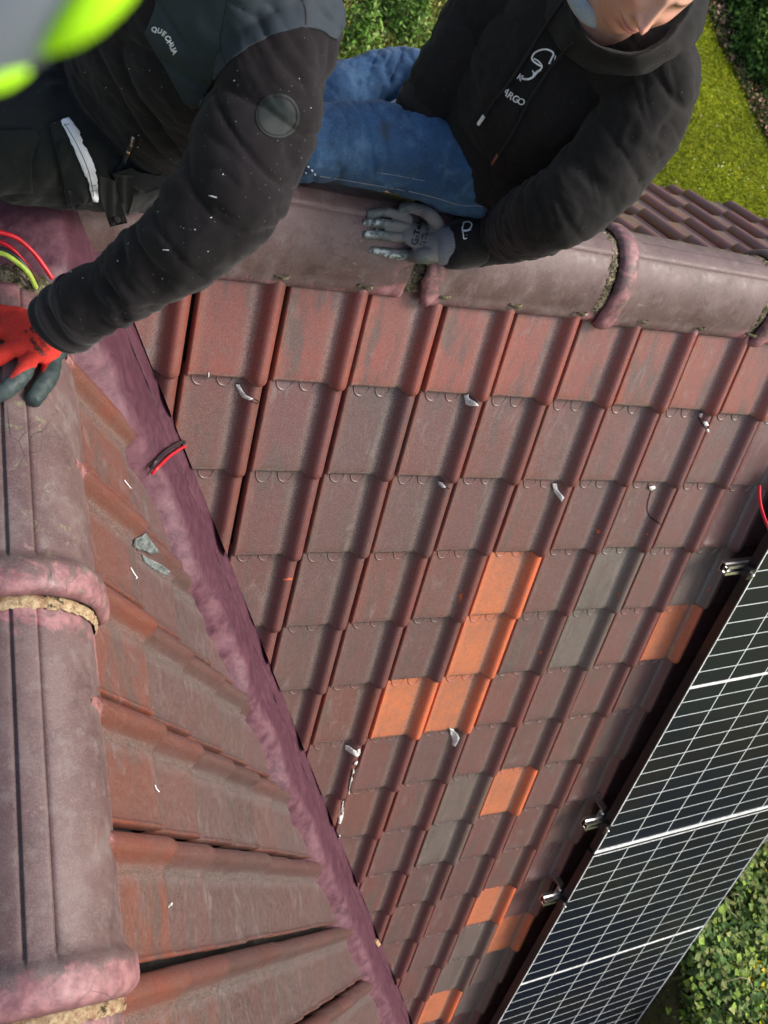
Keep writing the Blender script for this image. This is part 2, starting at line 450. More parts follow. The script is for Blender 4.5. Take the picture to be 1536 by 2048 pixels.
def mat_gglove():
    n = NT('grey_coated_glove')
    m_ = n.ramp(n.attr('coat'), -.5, .5)
    knit = n.noise(900, 3, .7); base = n.mix(n.ramp(knit, .35, .7), (.135, .133, .128), (.205, .203, .196))
    ct = n.mix(n.ramp(n.noise(30, 5, .7), .35, .65), (.075, .09, .082), (.13, .15, .135))
    wht = n.math('MULTIPLY', n.attr('dust'), n.ramp(n.noise(70, 5, .75), .44, .56))
    c = n.mix(m_, ct, base); c = n.mix(wht, c, (.5, .56, .55))
    return n.out(c, n.ramp(m_, 0, 1, .42, .9), n.math('ADD', knit, n.noise(60, 4)), .35, .0015, .4)
M_GGLOVE = mat_gglove()
def mat_rglove():
    n = NT('red_knit_glove')
    m_ = n.ramp(n.attr('coat'), -.5, .5)
    knit = n.noise(1, 3, .6, n.scaled((900, 500, 900))); base = n.mix(n.ramp(knit, .35, .7), (.42, .020, .014), (.62, .048, .032))
    base = n.mix(n.ramp(n.noise(25, 5, .7), .5, .75, 0, .5), base, (.4, .05, .04))
    ct = n.mix(n.ramp(n.noise(35, 5, .7), .35, .65), (.024, .04, .04), (.05, .07, .068))
    c = n.mix(m_, ct, base)
    return n.out(c, n.ramp(m_, 0, 1, .5, .9), n.math('ADD', knit, n.noise(50, 4)), .35, .0015, .35)
M_RGLOVE = mat_rglove()
def mat_skin():
    n = NT('fair_skin')
    a = n.noise(14, 5, .6); c = n.mix(n.ramp(a, .35, .65), (.56, .30, .225), (.64, .36, .27))
    c = n.mix(n.ramp(n.noise(500, 3, .7), .5, .75, 0, .25), c, (.42, .19, .14))
    c = n.mix(n.attr('blush'), c, (.58, .21, .16)); c = n.mix(n.attr('lip'), c, (.42, .105, .10)); c = n.mix(n.attr('browhair'), c, (.14, .085, .05))
    n.b.inputs['Subsurface Weight'].default_value = .12; n.b.inputs['Subsurface Radius'].default_value = (.01, .004, .002); n.b.inputs['Subsurface Scale'].default_value = .5
    return n.out(c, .48, n.noise(350, 4, .7), .12, .001, .4)
M_SKIN = mat_skin()
M_HAIR = plain('light_brown_hair', (.13, .075, .04), .6, .3, 0, .4, 300, .6)
def mat_panel():
    n = NT('solar_glass')
    sx = n.n.new('ShaderNodeSeparateColor'); n.lk(n.attr('cell', True), sx.inputs[0]); u, v = sx.outputs[0], sx.outputs[1]
    def lines(x, w):      # 1 on grid lines
        fr = n.math('FRACT', x); d = n.math('ABSOLUTE', n.math('SUBTRACT', fr, .5)); return n.ramp(d, .5 - w, .5 - w * .55)
    lu = lines(u, .014); lv = lines(v, .03); g = n.math('MAXIMUM', lu, lv)
    # busbars: fine lines along the slope inside a cell
    fb = n.math('ABSOLUTE', n.math('SUBTRACT', n.math('FRACT', n.math('MULTIPLY', u, 10)), .5)); bus = n.ramp(fb, .40, .47)
    # diamonds where the corners of four cells meet
    du = n.math('ABSOLUTE', n.math('SUBTRACT', n.math('FRACT', n.math('ADD', u, .5)), .5))
    dv = n.math('ABSOLUTE', n.math('SUBTRACT', n.math('FRACT', n.math('ADD', n.math('MULTIPLY', v, .5), .5)), .5))
    dia = n.ramp(n.math('ADD', n.math('MULTIPLY', du, 1.9), n.math('MULTIPLY', dv, 1.9)), .05, .075, 1, 0)
    tint = n.noise(1.3, 3, .6)
    c = n.mix(n.ramp(tint, .4, .65), (.004, .006, .013), (.009, .0085, .0085))
    c = n.mix(n.math('MULTIPLY', bus, .35), c, (.06, .07, .085))
    c = n.mix(n.math('MAXIMUM', g, dia), c, (.62, .68, .68))
    n.b.inputs['Coat Weight'].default_value = .25; n.b.inputs['Coat Roughness'].default_value = .06
    return n.out(c, .35, None, spec=.15)
M_PANEL = mat_panel()
M_PWHITE = plain('white_backsheet_line', (.75, .78, .77), .4)
def mat_lawn():
    n = NT('mossy_lawn')
    a = n.noise(.55, 6, .65); c = n.mix(n.ramp(a, .38, .62), (.18, .24, .006), (.30, .33, .008))
    b = n.noise(4, 6, .75); c = n.mix(n.ramp(b, .45, .7, 0, .7), c, (.15, .21, .01))
    d = n.noise(22, 5, .8); c = n.mix(n.ramp(d, .5, .72, 0, .7), c, (.42, .41, .04))
    e = n.noise(70, 4, .8); c = n.mix(n.ramp(e, .52, .7, 0, .6), c, (.05, .075, .006))
    return n.out(c, .95, n.math('ADD', d, e), 1, .04, .1)
M_LAWN = mat_lawn()
def mat_soil():
    n = NT('leaf_litter_soil'); c = n.mix(n.ramp(n.noise(12, 6, .8), .35, .65), (.05, .055, .02), (.12, .11, .05))
    c = n.mix(n.ramp(n.noise(30, 5, .8), .58, .66), c, (.25, .17, .12)); return n.out(c, .95, n.noise(25, 5, .8), 1, .04, .1)
M_SOIL = mat_soil()
def mat_leaf(name):
    n = NT(name); c = n.mix(n.ramp(n.noise(60, 3), .35, .65, 0, .5), n.attr('leafcol', True), (.03, .05, .01))
    n.b.inputs['Transmission Weight'].default_value = 0
    return n.out(c, .75, None, spec=.12)
M_LEAF = mat_leaf('foliage')
M_BARK = plain('shrub_bark', (.09, .06, .04), .9)
M_HIVIS_G = plain('grey_reflective_fabric', (.12, .14, .165), .7, .3, 0, .06, 8, .1)
M_HIVIS_Y = plain('neon_yellow_fabric', (.42, .85, .01), .7, .3, 0, .06, 8, .1)

# ---------------------------------------------------------------- the roofs
WT, HT = .216, .2705380321
TH = 1.0351000056; CT, ST = math.cos(TH), math.sin(TH)
class Slope:
    def __init__(s, o, X, D): s.o, s.X, s.D = map(np.array, (o, X, D)); s.N = np.cross(s.X, s.D); s.N = s.N * (1 if s.N[2] > 0 else -1)
    def P(s, u, v, n): return s.o + np.outer(u, s.X) + np.outer(v, s.D) + np.outer(n, s.N)
MAIN = Slope((0., 0, 0), (1., 0, 0), (0, -CT, -ST))
LEFT = Slope((-.3113844827, -.5298377394, .0615621997), (0, 1., 0), (CT, 0, -ST))
PB = R_(31); BACK = Slope((0., .235, .0), (-1., 0, 0), (0, math.cos(PB), -math.sin(PB)))
VAL0 = np.array([0, -.27432, -.27432 * math.tan(TH)]); VDIR = np.array([1, -1, -math.tan(TH)]); VDIR /= np.linalg.norm(VDIR)
US = np.array([0, .0, .003, .006, .009, .013, .03, .05, .08, .11, .132, .140, .147, .153, .159, .165, .172, .179, .186, .190, .194, .197, .1995, .2015, .2025, .2025])
def prof(u):
    z = .0065 * np.exp(-((u - .0050) / .0042) ** 2)                      # small rib on the water side
    z = z - .0025 * np.exp(-((u - .139) / .007) ** 2)                   # shallow gutter beside the roll
    r = np.clip((u - .144) / .032, 0, 1); up = r * r * (3 - 2 * r)
    d = np.clip((.2030 - u) / .026, 0, 1); dn = np.sqrt(1 - (1 - d) ** 2)
    return z + .030 * up * np.where(u > .173, dn, 1)
ZU = prof(US); ZU[0] = -.022; ZU[-1] = -.014; ZU[-2] = .004
RS = np.clip((US - .146) / .03, 0, 1)
def tile_mesh(sl, i0, j, colr, jit=1.0, paint=0, wear=.6, skew=0, grime=1.0):
    """one tile: course j (its front edge at v=j*HT), left edge at u=i0*WT"""
    v0 = (j - 1) * HT - (.02 if j > 1 else .06); v1 = j * HT
    tt = np.array([0, .1, .25, .45, .65, .8, .88, .93, .965, .985, 1., 1., 1.])
    nu, nv = len(US), len(tt); V = np.empty((nv, nu, 3)); A = {k: np.zeros((nv, nu)) for k in ('pan', 'edgedark', 'wear', 'paint', 'red')}
    du, dv, dr = (random.uniform(-.0018, .0018) * jit, random.uniform(-.004, .004) * jit, random.uniform(-.005, .005) * jit)
    dn = random.uniform(-.0015, .003) * jit
    for a in range(nv):
        t = tt[a]; ext = RS * .011
        v = v0 + (v1 + ext - v0) * t + dv
        n = -.017 + .017 * (v - (v0 + .02)) / HT + ZU + dn
        q = max(0, (t - .93) / .07)
        n = n - RS * (.012 * q ** 3) - .002 * q ** 2
        v = v - (1 - RS) * 0
        if a == nv - 2: n = n - .006; v = v + .001
        if a == nv - 1: n = n - .018; v = v - .004
        u = i0 * WT + US + du + (v - v0) * dr
        V[a] = sl.P(u, v, n)
        A['pan'][a] = np.where(US < .14, 1, .15) * grime
        A['edgedark'][a] = np.exp(-((US - .141) / .009) ** 2) * .8 + (.75 * (1 - RS) * sm1(t, .975, .995)) + (.5 if a >= nv - 1 else 0)
        A['wear'][a] = np.clip(((US < .005) * .75 * wear + (US > .1998) * .45 * wear), 0, 1); A['red'][a] = np.clip(sm(US, .150, .168) + sm(US, .014, .006) + .5 * (j == 1), 0, 1)
        A['paint'][a] = paint * (1 - sm1(t, .13, .30)) if paint else -.6
    fl = []
    F = [tuple(f) for f in grid_faces(nu, nv)]
    V = V.reshape(-1, 3); N0 = len(V)
    at_ = {k: A[k].ravel() for k in A}
    # the two half-round buttons below the upper course's edge
    BV = []; BF = []
    for uc, rr in ((.043, .025), (.104, .0235)):
        if j == 1: break
        b0 = N0 + len(BV); k = 12
        ring = [(uc + rr * math.cos(a_), v0 + .021 + rr * 1.5 * math.sin(a_)) for a_ in np.linspace(0, math.pi, k)]
        for lvl, sc in ((-.003, 1.0), (.0022, .965), (.0022, .89), (-.0006, .83)):
            for (u_, v_) in ring:
                uu = uc + (u_ - uc) * sc; vv = v0 + .021 + (v_ - v0 - .021) * sc
                BV.append(sl.P(np.array([i0 * WT + uu + du]), np.array([vv + dv]), np.array([-.017 + .017 * (vv - v0 - .02) / HT + lvl + dn]))[0])
        BV.append(sl.P(np.array([i0 * WT + uc + du]), np.array([v0 + .021 + dv]), np.array([-.0176 + dn]))[0]); cc = b0 + 4 * k
        for r_ in range(3):
            for q in range(k - 1):
                BF.append((b0 + r_ * k + q, b0 + r_ * k + q + 1, b0 + (r_ + 1) * k + q + 1, b0 + (r_ + 1) * k + q))
        for q in range(k - 1): BF.append((b0 + 3 * k + q, b0 + 3 * k + q + 1, cc))
        for k_, val in (('pan', [.6] * (4 * k + 1)), ('edgedark', [.8] * k + [.1] * k + [.6] * k + [.25] * k + [.1]), ('wear', [0] * (4 * k) + [.1]), ('red', [.9] * (4 * k + 1)), ('paint', [-.6] * (4 * k + 1))):
            at_[k_] = np.concatenate([at_[k_], val])
    if BV: V = np.vstack([V, np.array(BV)])
    F += BF
    at_['tcol'] = np.tile(np.array(colr, float), (len(V), 1)); at_['tcol'][N0:] *= (1.0, .72, .72)
    return V, F, at_
BROWN = [(.108, .033, .031), (.098, .034, .034), (.120, .035, .031), (.092, .033, .035), (.110, .034, .034), (.088, .037, .037)]
def slope_mesh(name, sl, cells, parent, cut=None, label=None):
    Vs = []; F = []; o = 0; at_ = {}
    for (i, j, c, kw) in cells:
        V, f, a = tile_mesh(sl, i, j, c, **kw)
        Vs.append(V); F += [tuple(q + o for q in g) for g in f]; o += len(V)
        for k in a: at_.setdefault(k, []).append(a[k])
    ob = mesh(name, np.concatenate(Vs), F, M_TILE, parent, attrs={k: np.concatenate(v) for k, v in at_.items()})
    for (co, no) in (cut or []):
        bm = bmesh.new(); bm.from_mesh(ob.data)
        bmesh.ops.bisect_plane(bm, geom=bm.verts[:] + bm.edges[:] + bm.faces[:], plane_co=Vector(co), plane_no=Vector(no), clear_outer=True)
        bm.to_mesh(ob.data); bm.free()
    ob.data.polygons.foreach_set('use_smooth', np.full(len(ob.data.polygons), True))
    if label: ob['label'] = label
    return ob

house = tag(empty('house', (0, .1, -6)), 'house roof of plum brown clay tiles with painted ridge caps and a purple valley', 'house')
house.location = (0, 0, 0)
# in-plane directions square to the valley, pointing away from it
PLm = np.cross(VDIR, MAIN.N); PLm *= np.sign(PLm[0]) * 1.0
PLl = np.cross(VDIR, LEFT.N); PLl *= -np.sign(PLl[0])
ORANGE = {(5, 4), (5, 5), (4, 6), (5, 6), (7, 8), (9, 5), (8, 11), (9, 12), (8, 14)}
GREY = {(7, 4), (7, 5), (6, 9), (9, 13), (6, 8), (9, 4), (8, 13), (9, 14), (8, 12)}
cells = []; NJ = 18
for j in range(1, NJ):
    for i in range(-3, 15):
        # skip tiles wholly beyond the valley
        c = MAIN.P(np.array([(i + 1) * WT]), np.array([(j - 1) * HT]), np.array([0.]))[0] - VAL0
        if (c - (c @ VDIR) * VDIR) @ PLm < .02: continue
        if (i, j) in ORANGE: continue
        if (i, j) in GREY: col = (.095, .088, .078) if (i, j) in ((7, 4), (7, 5), (6, 9)) else (.10, .08, .07)
        else:
            b = np.array(random.choice(BROWN)) * random.uniform(.9, 1.12); col = tuple(b)
            if j == 1: col = tuple(np.array((.190, .050, .034)) * random.uniform(.92, 1.08))
            elif i == -1 or random.random() < .1: col = tuple(np.array((.12, .036, .029)))
        cells.append((i, j, col, dict(paint=1.05 if j == 1 else 0, wear=random.choice([.3, .5, .9]))))
cutm = (VAL0 + PLm * .056, tuple(-PLm))
main_slope = slope_mesh('tiled_slope', MAIN, cells, house, [cutm], 'plum brown tiled slope running down from the main ridge to the solar panels')
where = {(5, 4): 'topmost orange tile in the middle of the brown slope', (5, 5): 'orange tile directly below the topmost one', (4, 6): 'left one of two orange tiles side by side', (5, 6): 'right one of two orange tiles side by side',
         (7, 8): 'lone orange tile level with the upper mounting rails', (9, 5): 'orange tile in the shade beside the upper solar panel', (8, 11): 'orange tile left of the lowest mounting rail', (9, 12): 'shaded orange tile just below the lowest mounting rail', (8, 14): 'orange tile at the bottom edge of the picture'}
orange_obs = []
for (i, j) in sorted(ORANGE):
    ob = slope_mesh('roof_tile', MAIN, [(i, j, tuple(np.array((.52, .145, .048)) * random.uniform(.93, 1.05)), dict(wear=.2, grime=.22))], main_slope)
    ob['label'] = where[(i, j)]; orange_obs.append(ob)
# dark sheet under the tiles
def quad(name, pts, mat, parent): return mesh(name, pts, [tuple(range(len(pts)))], mat, parent, smooth=False)
def on(sl, u, v, n): return sl.P(np.array([u]), np.array([v]), np.array([n]))[0]
cells = []
for j in range(1, NJ):
    for k in range(-4, 14):
        c = on(LEFT, -k * WT, (j - 1) * HT, 0) - VAL0
        # tile between y_k (far) and y_{k+1}
        if (c - (c @ VDIR) * VDIR) @ PLl < .0: continue
        b = np.array(random.choice([(.072, .034, .029), (.064, .034, .030), (.082, .033, .028), (.060, .036, .032)])) * random.uniform(.74, 1.18)
        if j == 1: b = np.array((.122, .040, .023)) * random.uniform(.9, 1.1)
        elif j == 2 and random.random() < .12: b = np.array((.095, .036, .027))
        cells.append((-k - 1, j, tuple(b), dict(paint=.55 if j == 1 else 0, wear=.5)))
cutl = (VAL0 + PLl * .205, tuple(-PLl))
left_slope = slope_mesh('tiled_slope', LEFT, cells, house, [cutl], 'steep tiled slope between the left ridge and the purple valley')
cells = []
for j in range(1, 16):
    for i in range(-16, 12):
        b = np.array(random.choice(BROWN)) * random.uniform(.95, 1.2) + np.array((.012, .006, .004))
        cells.append((i, j, tuple(b + np.array((.035, .014, .014))), dict(wear=.6, paint=.5 if j == 1 else 0)))  # lighter, pinker tile colour stands in for sheen on this slope
d = np.array([1.71, -.94, 0]); nn = np.array([.94, 1.71, 0]) / math.hypot(.94, 1.71)
back_slope = slope_mesh('tiled_slope', BACK, cells, house, [((2.51, 1.20, 0), tuple(nn)), ((3.26, 0, 0), (1, 0, 0))], 'shallow tiled slope behind the main ridge above the lawn')
# dark underlay sheets and the walls below, seen only from beside the roof
zE = -ST * (NJ - 1) * HT; yE = -CT * (NJ - 1) * HT
quad('underlay', [on(MAIN, -2.5, -.03, -.05), on(MAIN, 3.22, -.03, -.05), on(MAIN, 3.22, (NJ - 1) * HT - .02, -.05), on(MAIN, -2.5, (NJ - 1) * HT - .02, -.05)], M_SUB, house)
quad('underlay', [on(LEFT, .5, -.08, -.05), on(LEFT, .5, 4.4, -.05), on(LEFT, -3.0, 4.4, -.05), on(LEFT, -3.0, -.08, -.05)], M_SUB, house)
wall_y0, wall_y1 = yE + .35, 1.6
def box(name, lo, hi, mat, parent, bev=0):
    x0, y0, z0 = lo; x1, y1, z1 = hi
    V = [(x0, y0, z0), (x1, y0, z0), (x1, y1, z0), (x0, y1, z0), (x0, y0, z1), (x1, y0, z1), (x1, y1, z1), (x0, y1, z1)]
    o = mesh(name, V, [(0, 3, 2, 1), (4, 5, 6, 7), (0, 1, 5, 4), (1, 2, 6, 5), (2, 3, 7, 6), (3, 0, 4, 7)], mat, parent, smooth=False)
    if bev:
        b = o.modifiers.new('b', 'BEVEL'); b.width = bev; b.segments = 2
    return o
GZ = -5.6
mesh('gable_wall', [(3.15, wall_y0, GZ), (3.15, 1.35, GZ), (3.15, 1.35, -.75), (3.15, .2, -.1), (3.15, .0, -.1), (3.15, wall_y0, zE + .55)], [(0, 1, 2, 3, 4, 5)], M_WALL, house, smooth=False)

# valley flashing
def flashing():
    ts = np.arange(-.78, 4.9, .012)
    ss = np.concatenate([np.linspace(-1, -.12, 16), np.linspace(-.09, .09, 7), np.linspace(.13, 1, 9)])
    V = np.empty((len(ts), len(ss), 3)); E = np.zeros((len(ts), len(ss)))
    up = (MAIN.N + LEFT.N); up /= np.linalg.norm(up)
    for a, t in enumerate(ts):
        base = VAL0 + VDIR * t
        # torn outer edge, dressed over the rolls of the left slope
        yl = base[1]; ph = ((yl - LEFT.o[1]) / WT) % 1.0
        roll = math.exp(-((ph - .86) / .13) ** 2) + math.exp(-((ph + .14) / .13) ** 2)
        wl = .262 + .045 * noise.noise((t * 3.1, 0, 0)) + .014 * noise.noise((t * 9, 5, 0)) + .002 * noise.noise((t * 30, 9, 0)) + .03 * roll + .04 * sm1(-t, .05, .3)
        wl = max(.02, min(wl, (base[0] + .375) / abs(PLl[0])))
        wr = (.068 if t > -.42 else .068 - .05 * sm1(-t, .42, .5)) + .003 * noise.noise((t * 6, 2, 2))
        for b, s in enumerate(ss):
            if s < 0: p = base + PLl * (-s * wl)
            else: p = base + PLm * (s * wr)
            lift = .056 * max(0, 1 - abs(s) ** 2.2) ** .6 * (1 if s < 0 else 1) - .004 - (.012 if s > 0 else 0) * s
            if s < 0:
                lift += .004 * sm1(-s, .4, .8) - .055 * sm1(-s, .74, .92)
                if -s > .93: lift -= .5 * (-s - .93)
                N_ = LEFT.N * sm1(-s, 0, .5) + up * (1 - sm1(-s, 0, .5))
            else:
                lift -= .030 * sm1(s, .3, .9); N_ = MAIN.N * sm1(s, 0, .5) + up * (1 - sm1(s, 0, .5))
            wr_ = .0075 * noise.noise((t * 7, s * 2.0, 1.3)) + .0035 * noise.noise((t * 18, s * 3, 4.1)) + .0008 * noise.noise((t * 55, s * 7, 7))
            V[a, b] = p + N_ * (lift + wr_)
            E[a, b] = sm1(-s, .62, .8) * .55
    return mesh('valley_flashing', V.reshape(-1, 3), grid_faces(len(ss), len(ts)), M_FLASH, house, attrs={'edge': E.ravel()})
flash = flashing()
for t in (.18, 1.28, 2.55):          # laps between the lengths of flashing
    pass
# saddle where the valleys meet the main ridge (painted like the valley)
def saddle():
    V = []; nu, nv = 60, 40
    for q in range(nv):
        for a in range(nu):
            x = -.95 + .93 * a / (nu - 1); s = q / (nv - 1)
            y = .04 - .115 * s
            zm = y * math.tan(TH) + .035                         # dressed over the main slope
            zw = .13 - 1.05 * max(0, abs(x + .432) - .05) - .02 * s
            k = .05; hh = max(k - abs(zm - zw), 0) / k; z = max(zm, zw) + hh * hh * k * .25
            z += .005 * noise.noise((x * 9, y * 9, 3)) + .002 * noise.noise((x * 30, y * 30, 1))
            V.append((x, y, z))
    o = mesh('saddle_flashing', V, grid_faces(nu, nv), M_FLASH, house, attrs={'edge': np.zeros(nu * nv)})
    bm = bmesh.new(); bm.from_mesh(o.data)
    bmesh.ops.bisect_plane(bm, geom=bm.verts[:] + bm.edges[:] + bm.faces[:], plane_co=Vector(VAL0 + PLm * .07), plane_no=Vector(PLm), clear_outer=True)
    bm.to_mesh(o.data); bm.free()
    return o
saddle()

# ridge caps
def ridge_cap(axis0, axis_dir, side, L, zb, a, b, collar_at, name='ridge_cap', moss=0, taper=.012, seamw=.021, seam_phi=90, paint=.25, collar_h=.017, collar_w=.034, a_end=None, skirt=.012):
    """a hollow half-round cap from axis0 along axis_dir; collar_at: 0 start, 1 end"""
    ax = np.array(axis0, float); d = np.array(axis_dir, float); sd_ = np.array(side, float)
    ns, nph = 64, 84; V = []; P = []; Mo = []
    phis = np.sort(np.concatenate([np.linspace(-4, 184, nph - 24), seam_phi + np.array([-1, 1])[:, None].repeat(12, 1).ravel() * np.tile(np.linspace(5.5, 10, 12), 2)]))
    for q in range(ns):
        t = q / (ns - 1); s = t * L
        dc = s if collar_at == 0 else L - s
        col = sm1(dc, collar_w * 1.9, collar_w * 1.35) * collar_h * math.sqrt(max(0, 1 - (max(0, (collar_w * .75 - dc)) / (collar_w * .75)) ** 2)) + sm1(dc, .075, .05) * .003
        tp = -taper * (dc / L)
        for phi in phis:
            f = R_(phi)
            sm = sm1(abs(phi - seam_phi) * math.pi / 180 * .145, seamw, seamw - .002) * .0045 * (1 if dc > collar_w * 1.7 else 0) - .0035 * math.exp(-((abs(phi - seam_phi) * math.pi / 180 * .145 - seamw - .0015) / .0028) ** 2) * (1 if dc > collar_w * 1.7 else 0)
            ed = math.exp(-((min(phi, 180 - phi) - 2) / 4.5) ** 2) * .006
            r = 1.0
            rr = col + tp + sm + ed
            cx = -(a + rr) * math.cos(f); cz = (b + rr) * (math.sin(f) if 0 <= phi <= 180 else -abs(math.sin(f)) * .6)
            w = .0012 * noise.noise((s * 8 + ax[0] * 3, phi * .03, ax[1]))
            V.append(ax + d * s + sd_ * cx + np.array([0, 0, zb + cz]) + np.array([0, 0, w]))
            P.append(paint + .5 * math.exp(-((min(phi, 180 - phi)) / 9.) ** 2) + .6 * sm1(dc, .085, .03) + .5 * sm1(L - dc, .12, .03) - .25); Mo.append(moss)
    F = grid_faces(nph, ns)
    n0 = len(V); V = np.array(V)
    o = mesh(name, V, F, M_CAP, house, attrs={'paint': P, 'moss': Mo})
    sol = o.modifiers.new('s', 'SOLIDIFY'); sol.thickness = .013; sol.offset = -1
    return o
def mortar(axis0, axis_dir, side, zb, a, b, w=.02, parent=None, name='mortar_joint', h=.006, mat=None):
    ax = np.array(axis0, float); d = np.array(axis_dir, float); sd_ = np.array(side, float); V = []
    nph, nw = 120, 10
    for q in range(nw):
        for p in range(nph):
            f = math.pi * p / (nph - 1); t = q / (nw - 1) - .5
            e = noise.noise((f * 9, q * .1, ax[0] * 7 + ax[1] * 5)) * .4 + noise.noise((f * 30, 3, ax[0])) * .3
            s = t * w * (1 + .7 * e); bulge = (1 - (2 * t) ** 2) * h * (1 + e) + .003 * noise.noise((f * 40, t * 8, ax[1] * 3 + ax[0])) - .002
            V.append(ax + d * s + sd_ * (-(a + bulge) * math.cos(f)) + np.array([0, 0, zb + (b + bulge) * math.sin(f)]))
    return mesh(name, V, grid_faces(nph, nw), mat or M_MORTAR, parent or house)
# main ridge: caps run +x, each one's collar (its left end) laps the cap before it
MA = dict(zb=-.008, a=.122, b=.163); YC = .115
caps = []
joints = [-.66, -.08, .535, 1.135, 1.725, 2.31, 2.9]
xs0 = [(-1.25, .585), (-.655, .565), (-.07, .57), (.535, .58), (1.108, .595), (1.700, .60), (2.31, .60), (2.9, .36)]
for q, (x, L) in enumerate(xs0):
    c = ridge_cap((x, YC, 0), (1, 0, 0), (0, 1, 0), L + (.012 if q > 2 else 0), MA['zb'], MA['a'], MA['b'], 0, paint=.22, seam_phi=84, collar_w=.025, collar_h=.005 if q == 3 else .012)
    caps.append(c)
    if q == 3:      # the broken collar: a bite missing at its lower lip
        bm = bmesh.new(); bm.from_mesh(c.data)
        for v in list(bm.verts):
            t = v.co.x - x
            if t < .036 * (1 - (v.co.z + .02) / .10) and v.co.y < .03: v.co.x = x + .036 * (1 - (v.co.z + .02) / .10) + .1 * max(0, t)
        bm.to_mesh(c.data); bm.free()
    if q in (1, 4, 5, 6, 7): mortar((x - .016, YC, 0), (1, 0, 0), (0, 1, 0), MA['zb'] - .002, MA['a'] - .003, MA['b'], .052, c, h=.011)
    if q in (2, 3): mortar((x - .010, YC, 0), (1, 0, 0), (0, 1, 0), MA['zb'] - .01, MA['a'] - .016, MA['b'] - .014, .05, c, h=.003)
# mossy dirt where the caps bed on the first course
bed = []
for x0, x1 in ((-.05, .50), (.56, 1.1), (1.16, 1.70), (1.75, 2.3)):
    Vb = []; n = int((x1 - x0) / .004)
    for i in range(n):
        x = x0 + (x1 - x0) * i / n; e = noise.noise((x * 30, 0, 0)) * .5 + noise.noise((x * 90, 1, 0)) * .5
        w = max(0.0, .010 * e)
        for t in (-1, -.4, .4, 1):
            p = on(MAIN, x, -.006 + .004 * t + w * (.5 if t > 0 else .2), .006 + (1 - t * t) * .005 + .003 * e + prof(np.array([x % WT]))[0] * .9)
            Vb.append(p)
    bed.append((np.array(Vb), grid_faces(4, n)))
V, F = join(bed); mesh('mortar_bed', V, F, M_MORTAR, house)
# wing ridge: caps run towards -y, collar at their far (lower in the picture) end
XC = -.432; WA = dict(zb=.018, a=.134, b=.168)
wing = []
for q, (y, L) in enumerate([(-.262, .60), (-.852, .60), (-1.447, .60), (-2.04, .6)]):
    c = ridge_cap((XC, y + .02, 0), (0, -1, 0), (-1, 0, 0), L, WA['zb'], WA['a'], WA['b'], 1, paint=.28 if q != 1 else .36, moss=1 if q == 0 else .0, collar_w=.040, taper=.010, seam_phi=91)
    wing.append(c)
    mortar((XC, y + .02 - L - .008, 0), (0, -1, 0), (-1, 0, 0), WA['zb'] - .002, WA['a'] - .002, WA['b'] - .001, .022, c, h=.004, mat=M_MORTAR2)
mortar((XC, -.225, 0), (0, -1, 0), (-1, 0, 0), WA['zb'], WA['a'] - .012, WA['b'] - .014, .06, wing[0], h=.012)
# other side of the wing roof, below the left ridge
cells = []
LEFT2 = Slope((-.5526, -.5298, .0616), (0, -1., 0), (-CT, 0, -ST))
for j in range(1, 10):
    for k in range(-4, 12):
        cells.append((k, j, tuple(np.array(random.choice(BROWN))), dict(paint=.8 if j == 1 else 0)))
slope_mesh('tiled_slope', LEFT2, cells, house, [((0, -.1, 0), (0, 1, 0))], 'tiled slope on the far side of the left ridge')

roof_bvh = bvh_of([main_slope, left_slope, flash] + orange_obs)
# ---------------------------------------------------------------- repairs, cracks and marks on the tiles
def patch(name, poly, mat, off=.002, thick=.004, parent=None): return drape(name, poly, roof_bvh, mat, parent or house, off, 4, thick)
for poly in [
    [(470, 767), (480, 768), (487, 780), (495, 790), (507, 796), (500, 800), (486, 794), (480, 784), (473, 774)],
    [(926, 789), (937, 787), (940, 796), (950, 802), (957, 810), (944, 812), (932, 808), (930, 798)],
    [(876, 961), (886, 964), (893, 974), (886, 975), (878, 968)],
    [(1103, 966), (1113, 966), (1116, 978), (1129, 994), (1124, 1003), (1114, 990), (1106, 981)],
    [(1398, 826), (1406, 826), (1404, 834), (1399, 834)], [(1405, 842), (1413, 842), (1416, 850), (1409, 852)], [(1411, 857), (1417, 857), (1417, 864), (1412, 862)],
    [(1296, 972), (1308, 970), (1310, 975), (1302, 980), (1297, 978)],
    [(898, 1454), (906, 1457), (916, 1466), (920, 1475), (912, 1492), (905, 1490), (905, 1476), (899, 1466)],
    [(689, 1488), (699, 1490), (712, 1500), (718, 1508), (713, 1513), (701, 1505), (691, 1497)],
    [(714, 1497), (719, 1496), (719, 1510), (714, 1510)], [(708, 1524), (714, 1520), (708, 1550), (703, 1570), (699, 1588), (695, 1587), (700, 1560)],
    [(684, 1602), (689, 1600), (686, 1625), (681, 1646), (677, 1646), (680, 1622)], [(676, 1668), (680, 1668), (679, 1676), (675, 1676)]]:
    o = patch('sealant_patch', poly, M_SEALANT, .004, .004)
for ln in ([(507, 796), (516, 803), (512, 808)], [(1303, 978), (1296, 1000), (1294, 1018), (1299, 1033), (1309, 1040), (1322, 1049)], [(487, 792), (494, 797), (514, 808)], [(1396, 834), (1403, 846), (1412, 857)], [(893, 974), (898, 978)]):
    strokes('crack', [ln], 2.2, roof_bvh, M_CRACK, house, .0012)
for (x, y) in ((537, 1350), (560, 1353)): pass
